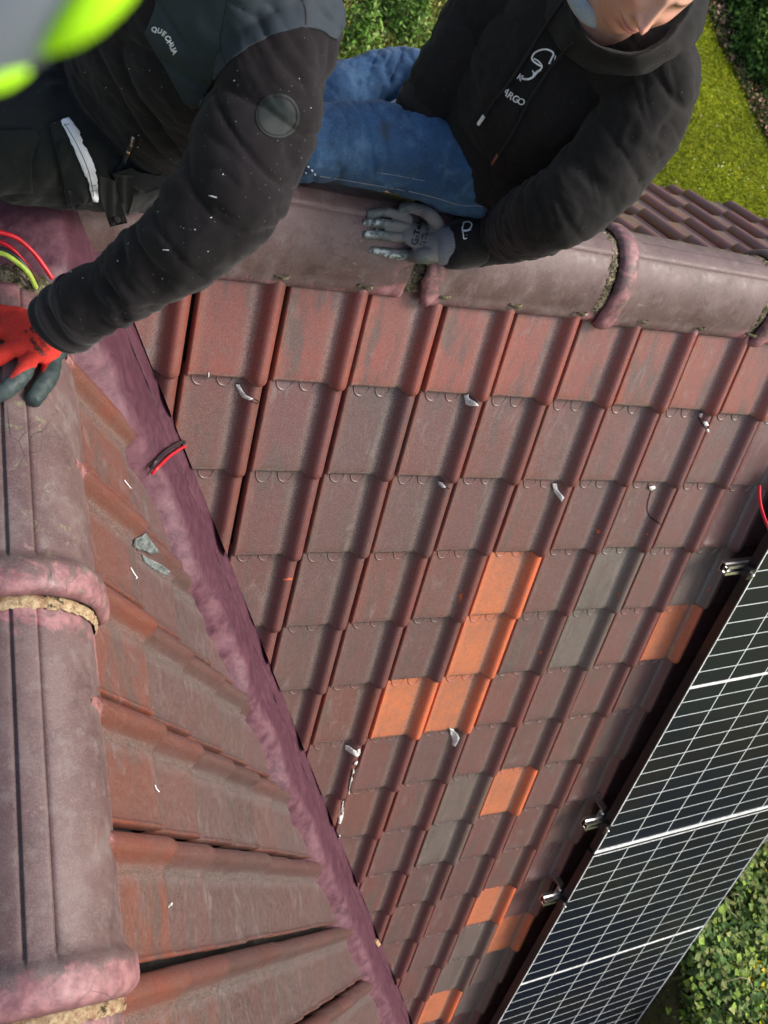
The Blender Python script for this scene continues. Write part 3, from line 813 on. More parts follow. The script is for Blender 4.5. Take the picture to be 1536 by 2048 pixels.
for pts in [[(566, 1157), (584, 1155), (584, 1159), (566, 1161)], [(918, 1188), (926, 1186), (924, 1200), (917, 1205)], [(1193, 1060), (1200, 1058), (1201, 1066), (1194, 1067)], [(1077, 1303), (1084, 1302), (1083, 1309)], [(1233, 1185), (1240, 1184), (1238, 1192)], [(1413, 1178), (1420, 1174), (1418, 1182)], [(1290, 1068), (1297, 1066), (1295, 1072)], [(943, 1611), (950, 1613), (947, 1619)]]:
    drape('clay_chip', pts, roof_bvh, plain('raw_clay', (.48, .12, .04), .8) if 'raw_clay' not in bpy.data.materials else bpy.data.materials['raw_clay'], house, .001, 4)
# grey repair compound on a broken roll of the left slope
M_COMP = plain('grey_repair_compound', (.13, .15, .145), .85, .3, 0, .6, 60, .9)
patch('sealant_patch', [(268, 1078), (290, 1066), (300, 1080), (310, 1092), (318, 1104), (300, 1108), (288, 1100), (276, 1100), (265, 1092)], M_COMP, .002, .004)
patch('sealant_patch', [(283, 1108), (300, 1118), (322, 1128), (340, 1142), (334, 1152), (318, 1144), (300, 1134), (286, 1122)], M_COMP, .001, .0015)

# wire offcuts lying on the tiles
def offcut(pts, lab):
    P = [onto(roof_bvh, x, y, .003) for x, y in pts]
    o = tube('wire_offcut', P, .0011, M_WHITE, None, 6); tag(o, lab, 'wire offcut', 'bits of cut wire lying on the tiles')
offcut([(246, 961), (250, 966), (259, 977)], 'pale wire offcut on the left slope just below the long ridge cap')
offcut([(259, 1136), (265, 1147), (272, 1156), (269, 1158)], 'bent pale wire offcut beside the grey repair on the left slope')
offcut([(307, 1571), (309, 1577), (315, 1584)], 'short pale wire offcut halfway down the left slope')
offcut([(334, 1815), (341, 1806), (340, 1811)], 'lowest pale wire offcut on the left slope')
offcut([(417, 744), (417, 752), (414, 757)], 'thin pale wire offcut on the top row of red tiles')
# a sawn scrap sticking out beside the lower valley
P0 = onto(roof_bvh, 752, 1885, .006)
sc = box('tile_fragment', (-.03, -.008, -.006), (.03, .008, .006), M_WOOD, None, .001); sc.location = P0; sc.rotation_euler = (.4, .9, -.6)
tag(sc, 'small broken tile fragment wedged beside the purple valley', 'tile fragment')

# ---------------------------------------------------------------- solar panels
PO = .125
def mh(x, y, off=PO):
    n = MAIN.N; r = np.array(ray(x, y)); t = (off - n @ CAMP) / (n @ r); return CAMP + t * r
Bp, Cp, Ap = mh(1042, 1969), mh(1407, 1852), mh(1185, 1711)
SV = np.array([0, -CT, -ST]); NV = MAIN.N
UX = (Cp - Bp) * 1.02; PW = np.linalg.norm(UX); UX /= PW
hl = np.linalg.norm(Ap - Bp)                 # half a panel, twelve rows
def panel(o, lab):
    p = empty('solar_panel', tuple(o)); tag(p, lab, 'solar panel', 'solar panels clamped in one column')
    def L(u, v, n): return tuple(o * 0 + UX * u + SV * v + NV * n)
    H = 2 * hl; fr = .012; g = .0
    def slab(name, u0, u1, v0, v1, n0, n1, mat):
        V = [L(u0, v0, n0), L(u1, v0, n0), L(u1, v1, n0), L(u0, v1, n0), L(u0, v0, n1), L(u1, v0, n1), L(u1, v1, n1), L(u0, v1, n1)]
        return mesh(name, V, [(0, 3, 2, 1), (4, 5, 6, 7), (0, 1, 5, 4), (1, 2, 6, 5), (2, 3, 7, 6), (3, 0, 4, 7)], mat, p, smooth=False)
    slab('backsheet', .004, PW - .004, .004, H - .004, -.008, -.002, M_BLACKMET)
    # frame: black sides with a thin bright lip
    parts = []
    def sl2(u0, u1, v0, v1, n0, n1):
        V = [L(u0, v0, n0), L(u1, v0, n0), L(u1, v1, n0), L(u0, v1, n0), L(u0, v0, n1), L(u1, v0, n1), L(u1, v1, n1), L(u0, v1, n1)]
        return (np.array(V), [(0, 3, 2, 1), (4, 5, 6, 7), (0, 1, 5, 4), (1, 2, 6, 5), (2, 3, 7, 6), (3, 0, 4, 7)])
    parts += [sl2(-.0, .006, 0, H, -.038, .0015), sl2(PW - .006, PW, 0, H, -.038, .0015), sl2(.006, PW - .006, 0, .006, -.038, .0015), sl2(.006, PW - .006, H - .006, H, -.038, .0015)]
    V, F = join(parts); mesh('frame', V, F, M_BLACKMET, p, smooth=False)
    # glass with its cells
    nu, nv = 13, 49; V = []; A = []
    for b in range(nv):
        for a in range(nu):
            V.append(L(.010 + (PW - .020) * a / (nu - 1), .010 + (H - .020) * b / (nv - 1), .0)); A.append((a / (nu - 1) * 6, b / (nv - 1) * 24, 0))
    gl = mesh('glass', V, grid_faces(nu, nv), M_PANEL, p, smooth=False, attrs={'cell': np.array(A)})
    V, F = join([sl2(.006, .0105, .006, H - .006, -.001, .0022), sl2(PW - .0105, PW - .006, .006, H - .006, -.001, .0022), sl2(.0105, PW - .0105, .006, .0115, -.001, .0022), sl2(.0105, PW - .0105, H - .0115, H - .006, -.001, .0022)])
    mesh('white_border', V, F, M_PWHITE, p, smooth=False)
    V, F = sl2(.0105, PW - .0105, H / 2 - .007, H / 2 + .007, .0002, .0014); mesh('middle_line', V, F, M_PWHITE, gl, smooth=False)
    return p
lower = panel(Ap, 'lower solar panel, reaching the bottom of the picture above the ivy')
H2 = 2 * hl; gap = .018
upper = panel(Ap - SV * (H2 + gap), 'upper solar panel at the right edge, nearest the ridge')
def strip(v0, v1, n0, n1, mat, par):
    V = [tuple(Ap * 0 + UX * u + SV * v + NV * h) for u, v, h in [(0, v0, n0), (PW, v0, n0), (PW, v1, n0), (0, v1, n0), (0, v0, n1), (PW, v0, n1), (PW, v1, n1), (0, v1, n1)]]
    return mesh('joint_cover', V, [(0, 3, 2, 1), (4, 5, 6, 7), (0, 1, 5, 4), (1, 2, 6, 5), (2, 3, 7, 6), (3, 0, 4, 7)], mat, par, smooth=False)
strip(H2 - .012, H2 + .004, .002, .0045, M_PWHITE, upper)
# rails, clamps, hooks
def rail(px0, py0, lab, hook=True):
    P0 = mh(px0, py0, .075)
    r = empty('mounting_rail', tuple(P0)); tag(r, lab, 'mounting rail', 'aluminium rails carrying the solar panels')
    pr = [(-.02, -.02), (.02, -.02), (.02, -.003), (.016, .003), (.016, .012), (.02, .02), (.007, .02), (.007, .015), (.013, .013), (.013, .003), (-.013, .003), (-.013, .013), (-.007, .015), (-.007, .02), (-.02, .02), (-.016, .012), (-.016, .003), (-.02, -.003)]
    L = PW + .28; V = []; n = len(pr)
    for s in (0, L):
        for (v, h) in pr: V.append(tuple(UX * s + SV * v + NV * h))
    F = [(i, (i + 1) % n, n + (i + 1) % n, n + i) for i in range(n)]
    # two dark blocks on the solid cut end stand in for shaded hollows
    mesh('rail_profile', V, F + [tuple(range(n))[::-1], tuple(range(n, 2 * n))], M_ALU, r, smooth=False)
    def bx(name, u0, u1, v0, v1, n0, n1, mat, par=r):
        V = [tuple(UX * u + SV * v + NV * h) for u, v, h in [(u0, v0, n0), (u1, v0, n0), (u1, v1, n0), (u0, v1, n0), (u0, v0, n1), (u1, v0, n1), (u1, v1, n1), (u0, v1, n1)]]
        o = mesh(name, V, [(0, 3, 2, 1), (4, 5, 6, 7), (0, 1, 5, 4), (1, 2, 6, 5), (2, 3, 7, 6), (3, 0, 4, 7)], mat, par, smooth=False); return o
    bx('hollow_shade', -.001, .004, -.014, .014, -.014, .0, M_SEAM); bx('hollow_shade', -.0012, .004, -.0055, .0055, .004, .017, M_SEAM)
    cl = bx('end_clamp', .07, .10, -.022, .022, .02, PO - .075 + .004, M_BLACKMET)
    V, F = limb([(Vector(UX * .085 + NV * (PO - .075 + .003)), .0075), (Vector(UX * .085 + NV * (PO - .075 + .012)), .0075)], N=14, step=.003, ref=tuple(SV)); mesh('clamp_screw', V, F, M_SCREW, cl)
    if hook:
        parts = []
        for (u0, u1, v0, v1, n0, n1) in ((.062, .09, -.07, -.02, -.012, -.006), (.062, .09, -.075, -.068, -.055, -.006), (.062, .09, -.11, -.068, -.06, -.054)):
            V = [tuple(UX * u + SV * v + NV * h) for u, v, h in [(u0, v0, n0), (u1, v0, n0), (u1, v1, n0), (u0, v1, n0), (u0, v0, n1), (u1, v0, n1), (u1, v1, n1), (u0, v1, n1)]]
            parts.append((np.array(V), [(0, 3, 2, 1), (4, 5, 6, 7), (0, 1, 5, 4), (1, 2, 6, 5), (2, 3, 7, 6), (3, 0, 4, 7)]))
        V, F = join(parts); hk = mesh('roof_hook', V, F, M_STEEL, r, smooth=False)
        V, F = limb([(Vector(UX * .076 + SV * -.045 + NV * -.006), .007), (Vector(UX * .076 + SV * -.045 + NV * .004), .007)], N=12, step=.003, ref=tuple(SV)); mesh('hook_bolt', V, F, M_SCREW, hk)
    return r
rail(1447, 1136, 'topmost aluminium rail end with black clamp at the upper panel', False)
rail(1168, 1648, 'aluminium rail end just above the gap between both panels')
rail(1085, 1800, 'lowest aluminium rail end beside the lower panel')

# ---------------------------------------------------------------- cables
def cable(pts, r, mat, lab):
    o = tube('cable', [at(*p) for p in pts], r, mat, None, 12); tag(o, lab, 'cable'); return o
cable([(-60, 455, 1.66), (0, 465, 1.68), (35, 477, 1.70), (65, 503, 1.72), (85, 528, 1.735), (104, 556, 1.75)], .0042, M_RED_CABLE, 'red cable arching over the mortar at the left ridge end, the higher one')
cable([(-60, 470, 1.70), (0, 484, 1.71), (25, 498, 1.72), (50, 526, 1.74), (70, 560, 1.76)], .0042, M_RED_CABLE, 'lower red cable between the arching one and the black one')
cable([(-60, 488, 1.69), (0, 498, 1.70), (30, 512, 1.71), (58, 542, 1.73), (75, 575, 1.75)], .0045, M_BLK_CABLE, 'black cable beside the yellow green one at the left ridge end')
cable([(-60, 500, 1.67), (0, 506, 1.68), (28, 520, 1.69), (56, 545, 1.71), (72, 575, 1.74)], .0045, M_YG_CABLE, 'yellow and green striped earth cable at the left ridge end')
def flashcable(p, r, mat, lab, lift):
    P = [onto(roof_bvh, x, y, lift) for x, y in p]; P = [q for q in P if q is not None]
    # sag smoothly between both edges of the valley
    o = tube('cable', P, r, mat, None, 10); tag(o, lab, 'cable')
flashcable([(297, 930), (306, 918), (329, 900), (356, 885), (368, 882)], .0042, M_BLK_CABLE, 'short black cable crossing the purple valley', .009)
flashcable([(300, 943), (310, 932), (333, 912), (357, 896), (367, 892)], .0036, M_RED_CABLE, 'short red cable crossing the purple valley', .009)
cable([(1519, 972, 2.62), (1519, 995, 2.60), (1525, 1025, 2.58), (1540, 1062, 2.56), (1560, 1100, 2.58)], .0042, M_RED_CABLE, 'red cable hanging down to the upper solar panel')

# ---------------------------------------------------------------- people
def atz(x, y, z):
    r = np.array(ray(x, y)); t = (z - CAMP[2]) / r[2]; return Vector(CAMP + r * t)
def dep(p): return float(CR[2] @ (np.array(p) - CAMP))
def J(p, ra, rb=None):
    """joint with radii given in photo pixels"""
    d = dep(p); return (p, ra * d / FPX, (rb if rb else ra) * d / FPX)
def folds(amp, lam, seed=0, c=.5, wd=.35, base=.25, skew=.25):
    def f(s, t, th):
        wob = .22 * np.sin(s * 31 + 2 * th + seed) + .16 * np.sin(s * 53 - 3 * th + seed * 2) + .25 * math.sin(s * 19 + seed)
        ph = 2 * math.pi * (s / lam + skew * 1.3 * np.sin(th + seed) + wob)
        h = np.abs(np.sin(ph / 2)) ** .55 - .68
        h = h * (.35 + .65 * np.clip(.5 + .8 * np.sin(th * 2 + s * 23 + seed), 0, 1))
        ph2 = 2 * math.pi * (s / (lam * 2.3) - skew * .8 * np.sin(th + seed * 1.7 + 1) + .07 * np.sin(3 * th + seed))
        h2 = np.abs(np.sin(ph2 / 2)) ** .6 - .6
        A = amp * (base + (1 - base) * math.exp(-((t - c) / wd) ** 2)) * (.55 + .45 * np.sin(th * 1.0 + seed * 2.1 + s * 9))
        return A * h + amp * .9 * base * 1.5 * h2
    return f
def wrinkle(V, F, amp, sc, seed=0, stretch=None):
    """cloth creases pushed along the normals"""
    N = normals(V, F); st = np.array(stretch or (1, 1, 1)); o = V.copy()
    for i in range(len(V)):
        p = Vector(V[i] * st * sc) + Vector((seed, seed * .7, 0))
        a = noise.noise(p); b = noise.noise(p * 2.3 + Vector((5, 1, 2)))
        o[i] += N[i] * amp * ((1 - abs(a) * 3.2) * .6 + b * .5)
    return o
def crease(V, F, amp, sc, seed=0, ax=None):
    """narrow sunken creases between soft bulges"""
    N = normals(V, F); o = V.copy()
    ax = Vector(ax or (0, 0, 1)).normalized()
    for i in range(len(V)):
        q = Vector(V[i]); q = (q * .30 + ax * (q.dot(ax) * .85)) * sc; w = noise.noise_vector(q * .7 + Vector((seed, 1, 2))) * .55
        a = noise.noise(q + w + Vector((0, seed, 4))); k = max(0, 1 - abs(a) * 7)
        m_ = .35 + .65 * max(0, min(1, .5 + 1.6 * noise.noise(q * .35 + Vector((9, seed, 0)))))
        o[i] += N[i] * amp * m_ * (-k * k * .9 + min(1, abs(a) * 3.2) * .55)
    return o

cap_bvh = bvh_of(caps + wing)
def hp(x, y, off): 
    if off > 1: return atz(x, y, off - 10)      # a height given outright
    q = onto(cap_bvh, x, y, .0) or atz(x, y, .13)
    n = (CAMV - q).normalized(); n = (n + Vector((0, 0, 1.2))).normalized(); q2 = q + n * off; return at(x, y, dep(q2))

# ---- the worker on the right in the black hoodie
pr = at(1010, 290, 2.2)
sh_n, sh_f = at(1325, 185, 1.84), at(1015, 0, 2.04)
SHV = np.array(sh_n - sh_f); SHV /= np.linalg.norm(SHV)
torso = [J(at(1000, 320, 2.24), 150, 105), J(at(1020, 262, 2.16), 152, 112), J(at(1075, 195, 2.06), 168, 118), J(at(1135, 125, 1.97), 182, 112), J(at(1185, 75, 1.91), 160, 95), J(at(1215, 40, 1.87), 95, 70)]
n_arm = [J(at(1240, 105, 1.86), 84), J(at(1308, 165, 1.85), 86), J(at(1268, 258, 1.88), 87), J(at(1182, 366, 1.93), 86, 80), J(at(1098, 428, 1.97), 74), J(hp(1010, 464, .085), 60), J(hp(935, 487, .048), 46), J(hp(900, 493, .040), 42)]
f_arm = [J(at(1090, 20, 1.98), 80), J(at(1000, 10, 2.04), 82), J(at(955, 62, 2.08), 78), J(at(905, 130, 2.12), 66), J(at(860, 195, 2.16), 55), J(at(836, 226, 2.18), 50)]
hood_parts = [limb(torso, ref=SHV, N=110, fold=folds(.014, .11, 1.3, .1, .35, .4, .35)),
              limb(n_arm, ref=(0, 0, 1), N=90, fold=folds(.0125, .042, .4, .66, .25, .25, .30)),
              limb(f_arm, ref=(0, 0, 1), N=90, fold=folds(.013, .040, 2.2, .62, .32, .35, .28))]
V, F = fuse(hood_parts, .0052, 4)
V = wrinkle(V, F, .0050, 9, 1.0, (1, 1, .6)); V = wrinkle(V, F, .0022, 24, 3.0); V = crease(V, F, .0042, 10, 3, (.35, 0, .6)); V = crease(V, F, .0024, 30, 5, (.5, 0, .6))
# body under the clothes: head, neck, trunk, arms and legs in one surface
ef, eu, es = cdir((-.124, .959, -.254)), cdir((.558, -.145, -.817)), None
es = ef.cross(eu).normalized(); eu = es.cross(ef).normalized()
HC = Vector(CR.T @ np.array([.4519, -.9087, 1.60]) + CAMP)
def head_grid():
    nu, nv = 190, 170; V = np.empty((nv, nu, 3)); A = {k: np.zeros((nv, nu)) for k in ('lip', 'blush', 'browhair')}
    ths = np.linspace(.02, math.pi - .02, nv)
    w = np.linspace(0, 1, nu, endpoint=False); az = 2 * math.pi * (w + .11 * np.sin(2 * math.pi * w) * 1.2)  # denser at the face (az 0)
    az = 2 * math.pi * w - .75 * np.sin(2 * math.pi * w)
    def g(s, u, s0, u0, ws, wu): return np.exp(-((s - s0) / ws) ** 2 - ((u - u0) / wu) ** 2)
    for a, th in enumerate(ths):
        cu = math.cos(th); su = math.sin(th)
        f = su * np.cos(az); s = su * np.sin(az)
        ff = np.where(f > 0, .094, .098) * f; ss = .077 * s; uu = np.full(nu, .118 * cu)
        low = max(0, -cu)
        ss = ss * (1 - .34 * low ** 1.5); ff = np.where(f > 0, ff * (1 + .10 * low), ff * (1 - .35 * low ** .8))
        front = np.clip(f, 0, 1) ** .6
        x, u = ss, uu
        d = .0
        # forehead and brow
        d = d + .006 * g(np.abs(x), u, .026, .034, .022, .010) - .011 * g(np.abs(x), u, .032, .014, .017, .012)
        d = d + .004 * g(np.abs(x), u, .032, .013, .011, .008)
        # nose: bridge, tip, wings
        t = np.clip((.030 - u) / .052, 0, 1); inn = ((u < .034) & (u > -.030))
        rid = (.006 + .021 * t ** 1.25) * np.exp(-(x / (.0075 + .0045 * t)) ** 2) * np.where(u > -.022, 1, np.exp(-((u + .022) / .0050) ** 2)) * np.where(u < .026, 1, np.exp(-((u - .026) / .012) ** 2))
        d = d + rid + .008 * g(np.abs(x), u, .0125, -.020, .0055, .006) + .004 * g(x, u, 0, -.020, .008, .006)
        d = d - .004 * g(np.abs(x), u, .0085, -.0285, .004, .0028)
        # cheeks
        d = d + .005 * g(np.abs(x), u, .040, -.010, .018, .018)
        # philtrum, lips, mouth line
        d = d + .004 * g(x, u, 0, -.050, .028, .018)
        mw = np.exp(-(x / .0245) ** 4); sm_ = .0045 * (x / .025) ** 2
        d = d + .0050 * np.exp(-((u + .0455 - sm_ * .4) / .0038) ** 2) * mw + .0060 * np.exp(-((u + .0555 - sm_ * .8) / .0045) ** 2) * np.exp(-(x / .020) ** 4)
        d = d - .0058 * np.exp(-((u + .0502 - sm_) / .0016) ** 2) * np.exp(-(x / .026) ** 4)
        d = d - .003 * g(np.abs(x), u, .028, -.049, .004, .006) - .004 * g(x, u, 0, -.066, .018, .005)
        d = d + .010 * g(x, u, 0, -.084, .018, .014)
        ff = ff + d * front
        A['lip'][a] = np.clip((np.exp(-((u + .0455 - sm_ * .4) / .0036) ** 4) + np.exp(-((u + .0555 - sm_ * .8) / .0050) ** 4)) * np.exp(-(x / .0235) ** 6), 0, 1) * (f > 0) * .75
        A['blush'][a] = (.45 * g(np.abs(x), u, .042, -.012, .02, .02) + .6 * g(x, u, 0, -.022, .016, .008) + .25 * g(x, u, 0, -.07, .04, .02)) * (f > 0)
        A['browhair'][a] = np.clip(np.exp(-((u - .033 + .12 * np.maximum(0, np.abs(x) - .03)) / .0042) ** 4) * ((np.abs(x) > .012) & (np.abs(x) < .052)), 0, 1) * (f > 0) * .85
        V[a] = np.outer(ff, ef) + np.outer(ss, es) + np.outer(uu, eu) + np.array(HC)
    return V.reshape(-1, 3), grid_faces(nu, nv, True), {k: A[k].ravel() for k in A}
HV, HF, HA = head_grid()
nb = at(1185, 62, 1.86)
neck = [(nb - (HC - nb) * .25, .066, .066), (nb, .060, .060), (nb.lerp(HC, .55), .054, .054), (HC - eu * .03 - ef * .01, .05, .05)]
def thin(js, k): return [(p, a * k, b * k) for p, a, b in js]
nearleg = [J(atz(1060, 330, .30), 70), J(atz(985, 345, .285), 93, 92), J(atz(880, 320, .275), 86, 85), J(atz(770, 294, .265), 78, 78), J(atz(670, 284, .255), 73, 73), J(atz(610, 285, .25), 73, 70)]
shin_n = [J(atz(625, 285, .25), 68), J(atz(560, 300, .15), 62), J(atz(540, 290, -.05), 50), J(atz(560, 270, -.2), 45)]
farleg = [J(atz(960, 260, .28), 84), J(atz(880, 205, .21), 80), J(atz(790, 178, .16), 72), J(atz(690, 195, .12), 66), J(atz(610, 215, .10), 66), J(atz(560, 230, .02), 60), J(atz(520, 260, -.1), 56)]
bV, bF = fuse([limb(neck, N=40), limb(thin(torso[:-1], .84), ref=SHV), limb(thin(n_arm, .72)), limb(thin(f_arm, .72)), limb(thin(nearleg, .85)), limb(thin(shin_n, .85)), limb(thin(farleg, .85))], .009, 3)
o1 = len(HV)
Vb = np.vstack([HV, bV]); Fb = HF + [tuple(i + o1 for i in f) for f in bF]
worker = mesh('person', Vb, Fb, M_SKIN, attrs={k: np.concatenate([HA[k], np.zeros(len(bV))]) for k in HA})
tag(worker, 'young worker in black hoodie and blue jeans sitting astride the main ridge', 'person')
hoodie = mesh('hoodie', V, F, M_HOODIE, worker)
# ears and hair
def ear(sg):
    c = HC + es * .079 * sg - ef * .012 - eu * .005
    v, f = ball((0, 0, 0), (1, 1, 1), 12); v = np.array([np.array(c) + np.array(ef) * p[0] * .018 + np.array(es) * p[1] * .009 + np.array(eu) * p[2] * .031 for p in v]); return v, f
for sg in (1, -1):
    V_, F_ = ear(sg); mesh('ear', V_, F_, M_SKIN, worker, attrs={'blush': np.full(len(V_), .4), 'lip': np.zeros(len(V_)), 'browhair': np.zeros(len(V_))})
v, f = ball((0, 0, 0), (1, 1, 1), 40)
hv = []
for p in v:
    fr = p[0]; up = p[2]
    r = 1.0 + .05 * noise.noise(Vector(p) * 9) + .03 * noise.noise(Vector(p) * 24)
    rr = r if (up > .15 + .55 * max(0, fr)) or (fr < -.05 and up > -.6) else .80
    hv.append(np.array(HC) + np.array(ef) * p[0] * .103 * rr + np.array(es) * p[1] * .083 * rr + np.array(eu) * (p[2] * .124 * rr))
mesh('hair', hv, f, M_HAIR, worker)
# hood lying open round the neck
rim = [at(1128, -18, 1.83), at(1140, 30, 1.79), at(1166, 72, 1.76), at(1208, 104, 1.735), at(1268, 112, 1.72), at(1325, 92, 1.725), at(1362, 50, 1.74), at(1388, 2, 1.77), at(1398, -60, 1.82), at(1385, -130, 1.90), at(1300, -160, 1.96), at(1200, -130, 1.97), at(1140, -80, 1.92)]
base = [at(1075, 10, 1.99), at(1095, 55, 1.93), at(1135, 105, 1.90), at(1195, 142, 1.87), at(1275, 150, 1.85), at(1340, 128, 1.85), at(1380, 88, 1.87), at(1392, 40, 1.90), at(1396, -30, 1.95), at(1390, -90, 2.02), at(1300, -110, 2.08), at(1190, -90, 2.08), at(1110, -40, 2.05)]
def closed(P, n=20):
    P = [np.array(p) for p in P]; P = P[-2:] + P + P[:3]; D = catmull(P, n); return D[2 * n:-(2 * n + 1)][: (len(P) - 5) * n]
Rm, Bs = closed(rim), closed(base); nn_ = min(len(Rm), len(Bs)); Rm, Bs = Rm[:nn_], Bs[:nn_]
ctr = np.array(at(1225, 0, 1.90))
rows = []
ups = np.array([0, 0, 1.])
for t in np.linspace(0, 1, 16):         # outside of the hood
    p = Bs * (1 - t) + Rm * t; outw = p - ctr; outw /= np.linalg.norm(outw, axis=1)[:, None]
    rows.append(p + outw * (.024 * math.sin(math.pi * t) ** .8 - .006 * math.exp(-((t - .90) / .05) ** 2)))
for t in np.linspace(0, 1, 8)[1:]:       # rolled hem
    outw = Rm - ctr; outw /= np.linalg.norm(outw, axis=1)[:, None]; toc = (CAMP - Rm); toc /= np.linalg.norm(toc, axis=1)[:, None]
    a = math.pi * t; rows.append(Rm - outw * .0095 * (1 - math.cos(a)) + toc * .011 * math.sin(a))
for t in np.linspace(0, 1, 10)[1:]:      # lining going down to the neck
    p = (Rm - outw * .018) * (1 - t) + (ctr + (Bs - ctr) * .62 - (ups * .03)) * t
    rows.append(p)
Vh = np.concatenate(rows)
for i in range(len(Vh)): Vh[i] += .0045 * np.array(noise.noise_vector(Vector(Vh[i] * 16))) + .0015 * np.array(noise.noise_vector(Vector(Vh[i] * 45)))
hoodo = mesh('hood', Vh, grid_faces(nn_, len(rows), True), M_HOODIE, hoodie)
# grey t-shirt collar at the neck
cc = [at(1132, -50, 1.78), at(1146, -12, 1.76), at(1160, 14, 1.745), at(1180, 34, 1.74), at(1212, 48, 1.76)]
V_, F_ = limb([(p, .015, .010) for p in cc], N=24, ref=tuple(eu)); tsh = mesh('undershirt', V_, F_, M_GREYCOTTON, worker)
hbvh = bvh_of([hoodie])
# drawstrings
def cord(pts, par, tipm, tl):
    P = [onto(hbvh2, x, y, .003) for x, y in pts]; P = [p for p in P if p is not None]
    o = tube('drawstring', P, .0036, M_SEAM2, par, 8)
    T = [onto(hbvh2, x, y, .0045) for x, y in tl]; tube('cord_tip', T, .0042, tipm, o, 8)
M_SEAM2 = plain('black_cord', (.008, .0075, .009), .8, sc=200, bs=.6)
hbvh2 = bvh_of([hoodie, hoodo])
cord([(1125, 5), (1108, 30), (1085, 62), (1062, 100), (1040, 135), (1010, 178), (988, 205), (972, 230)], hoodie, M_WHITE, [(971, 231), (966, 238), (960, 247)])
cord([(1150, 84), (1132, 100), (1105, 132), (1083, 165), (1060, 200), (1035, 250), (1012, 290), (999, 308)], hoodie, M_COPPER, [(998, 309), (993, 318), (988, 325)])
# seams
strokes('seam', [([(1337, 117), (1338, 140), (1334, 160), (1328, 174)], 1.8), ([(1100, 260), (1130, 232), (1170, 205), (1220, 180), (1270, 175), (1320, 174), (1350, 184), (1368, 200)], 1.8),
                 ([(935, 165), (938, 195), (948, 225), (975, 262), (1000, 292), (1022, 318)], 1.6)], 1.6, hbvh, M_SEAM, hoodie, .0006)
# chest print: a looped emblem, K, ARGO
strokes('chest_print', [([(1085, 133), (1078, 130), (1066, 121), (1065, 113), (1072, 104), (1086, 99), (1098, 100), (1107, 107), (1103, 118), (1098, 128)], 3.6),
                        ([(1068, 117), (1077, 122), (1084, 131), (1082, 138), (1074, 143), (1066, 150)], 3.0), ([(1065, 141), (1068, 146)], 2.2), ([(1103, 129), (1109, 122), (1111, 111)], 2.6), ([(1043, 156), (1050, 158), (1058, 158), (1066, 154), (1074, 145), (1082, 139)], 4.4)], 3, hbvh, M_WHITE, hoodie, .0008)
K = 20
def word(s, pts, size, ang0, ang1):
    out = []
    for i, ch in enumerate(s):
        t = i / max(1, len(s) - 1); x = np.interp(t, np.linspace(0, 1, len(pts)), [p[0] for p in pts]); y = np.interp(t, np.linspace(0, 1, len(pts)), [p[1] for p in pts]); a = R_(ang0 + (ang1 - ang0) * t)
        out.append((ch, (x, y), (size * math.cos(a), size * math.sin(a)), (size * math.sin(a), -size * math.cos(a))))
    return out
lettering('chest_lettering', word('K', [(1033, 156)], 17, 35, 35), hbvh, M_WHITE, hoodie, .0008, .025)
lettering('chest_lettering', word('ARGO', [(1004, 183), (1013, 193), (1023, 201), (1034, 208)], 19, 48, 12), hbvh, M_WHITE, hoodie, .0008, .025)
strokes('sleeve_print', [([(927, 446), (936, 444), (943, 448), (941, 456), (934, 461), (924, 459), (926, 452), (928, 446)], 2.6), ([(924, 459), (926, 468), (927, 478)], 2.6), ([(926, 463), (943, 461)], 2.6), ([(927, 478), (934, 476), (933, 470)], 2.6)], 2.6, hbvh, M_WHITE, hoodie, .0012)
# ribbed cuffs
def cuff2(js, mat, par, name='cuff'):
    V_, F_ = limb(js, N=120, step=.003, ref=(0, 0, 1), cap=False, fold=lambda s, t, th: .0035 * np.sin(s * 190 + 1.5 * np.sin(th)) + .002 * np.sin(3 * th + s * 40)); V_ = V_[:-2]; F_ = [f for f in F_ if max(f) < len(V_)]; o = mesh(name, V_, F_, mat, par); q = o.modifiers.new('s', 'SOLIDIFY'); q.thickness = .004; return o
def cuff(js, mat, par, name='cuff'):
    V_, F_ = limb(js, N=120, step=.0035, ref=(0, 0, 1), fold=lambda s, t, th: .0009 * np.sin(th * 40) + .002 * math.sin(math.pi * t)); return mesh(name, V_, F_, mat, par)
M_RIB = cloth('ribbed_black_cuff', (.008, .007, .0068), (.016, .0145, .013), 900, .95)
cuff([J(hp(952, 483, .055), 48), J(hp(925, 489, .046), 47), J(hp(899, 494, .039), 43)], M_RIB, hoodie)
cuff([J(at(858, 200, 2.165), 57), J(at(845, 214, 2.175), 55), J(at(832, 230, 2.185), 49)], M_RIB, hoodie)
# waist rib hanging over the jeans
# jeans
jV, jF = fuse([limb(nearleg, N=90, fold=folds(.011, .075, .5, .06, .25, .3, .3)), limb(shin_n, N=60), limb(farleg, N=80, fold=folds(.006, .06, 2.5, .5, .4, .3, .3)),
               limb([J(atz(1030, 300, .30), 95, 80), J(atz(960, 270, .28), 95, 80)], N=60)], .005, 4)
jV = wrinkle(jV, jF, .0050, 12, 7, (1, 1, 1)); jV = wrinkle(jV, jF, .0024, 30, 2); jV = crease(jV, jF, .0060, 12, 23, (1, .3, .3)); jV = crease(jV, jF, .0028, 34, 9, (1, -.4, .2))
jeans = mesh('jeans', jV, jF, M_DENIM, worker)
jb = bvh_of([jeans])
strokes('stitching', [([(640, 352), (700, 362), (760, 372), (830, 385), (880, 398), (920, 410), (960, 412), (1000, 420)], 1.6), ([(755, 345), (800, 352), (850, 362)], 1.2)], 1.4, jb, M_STITCH, jeans, .0006)
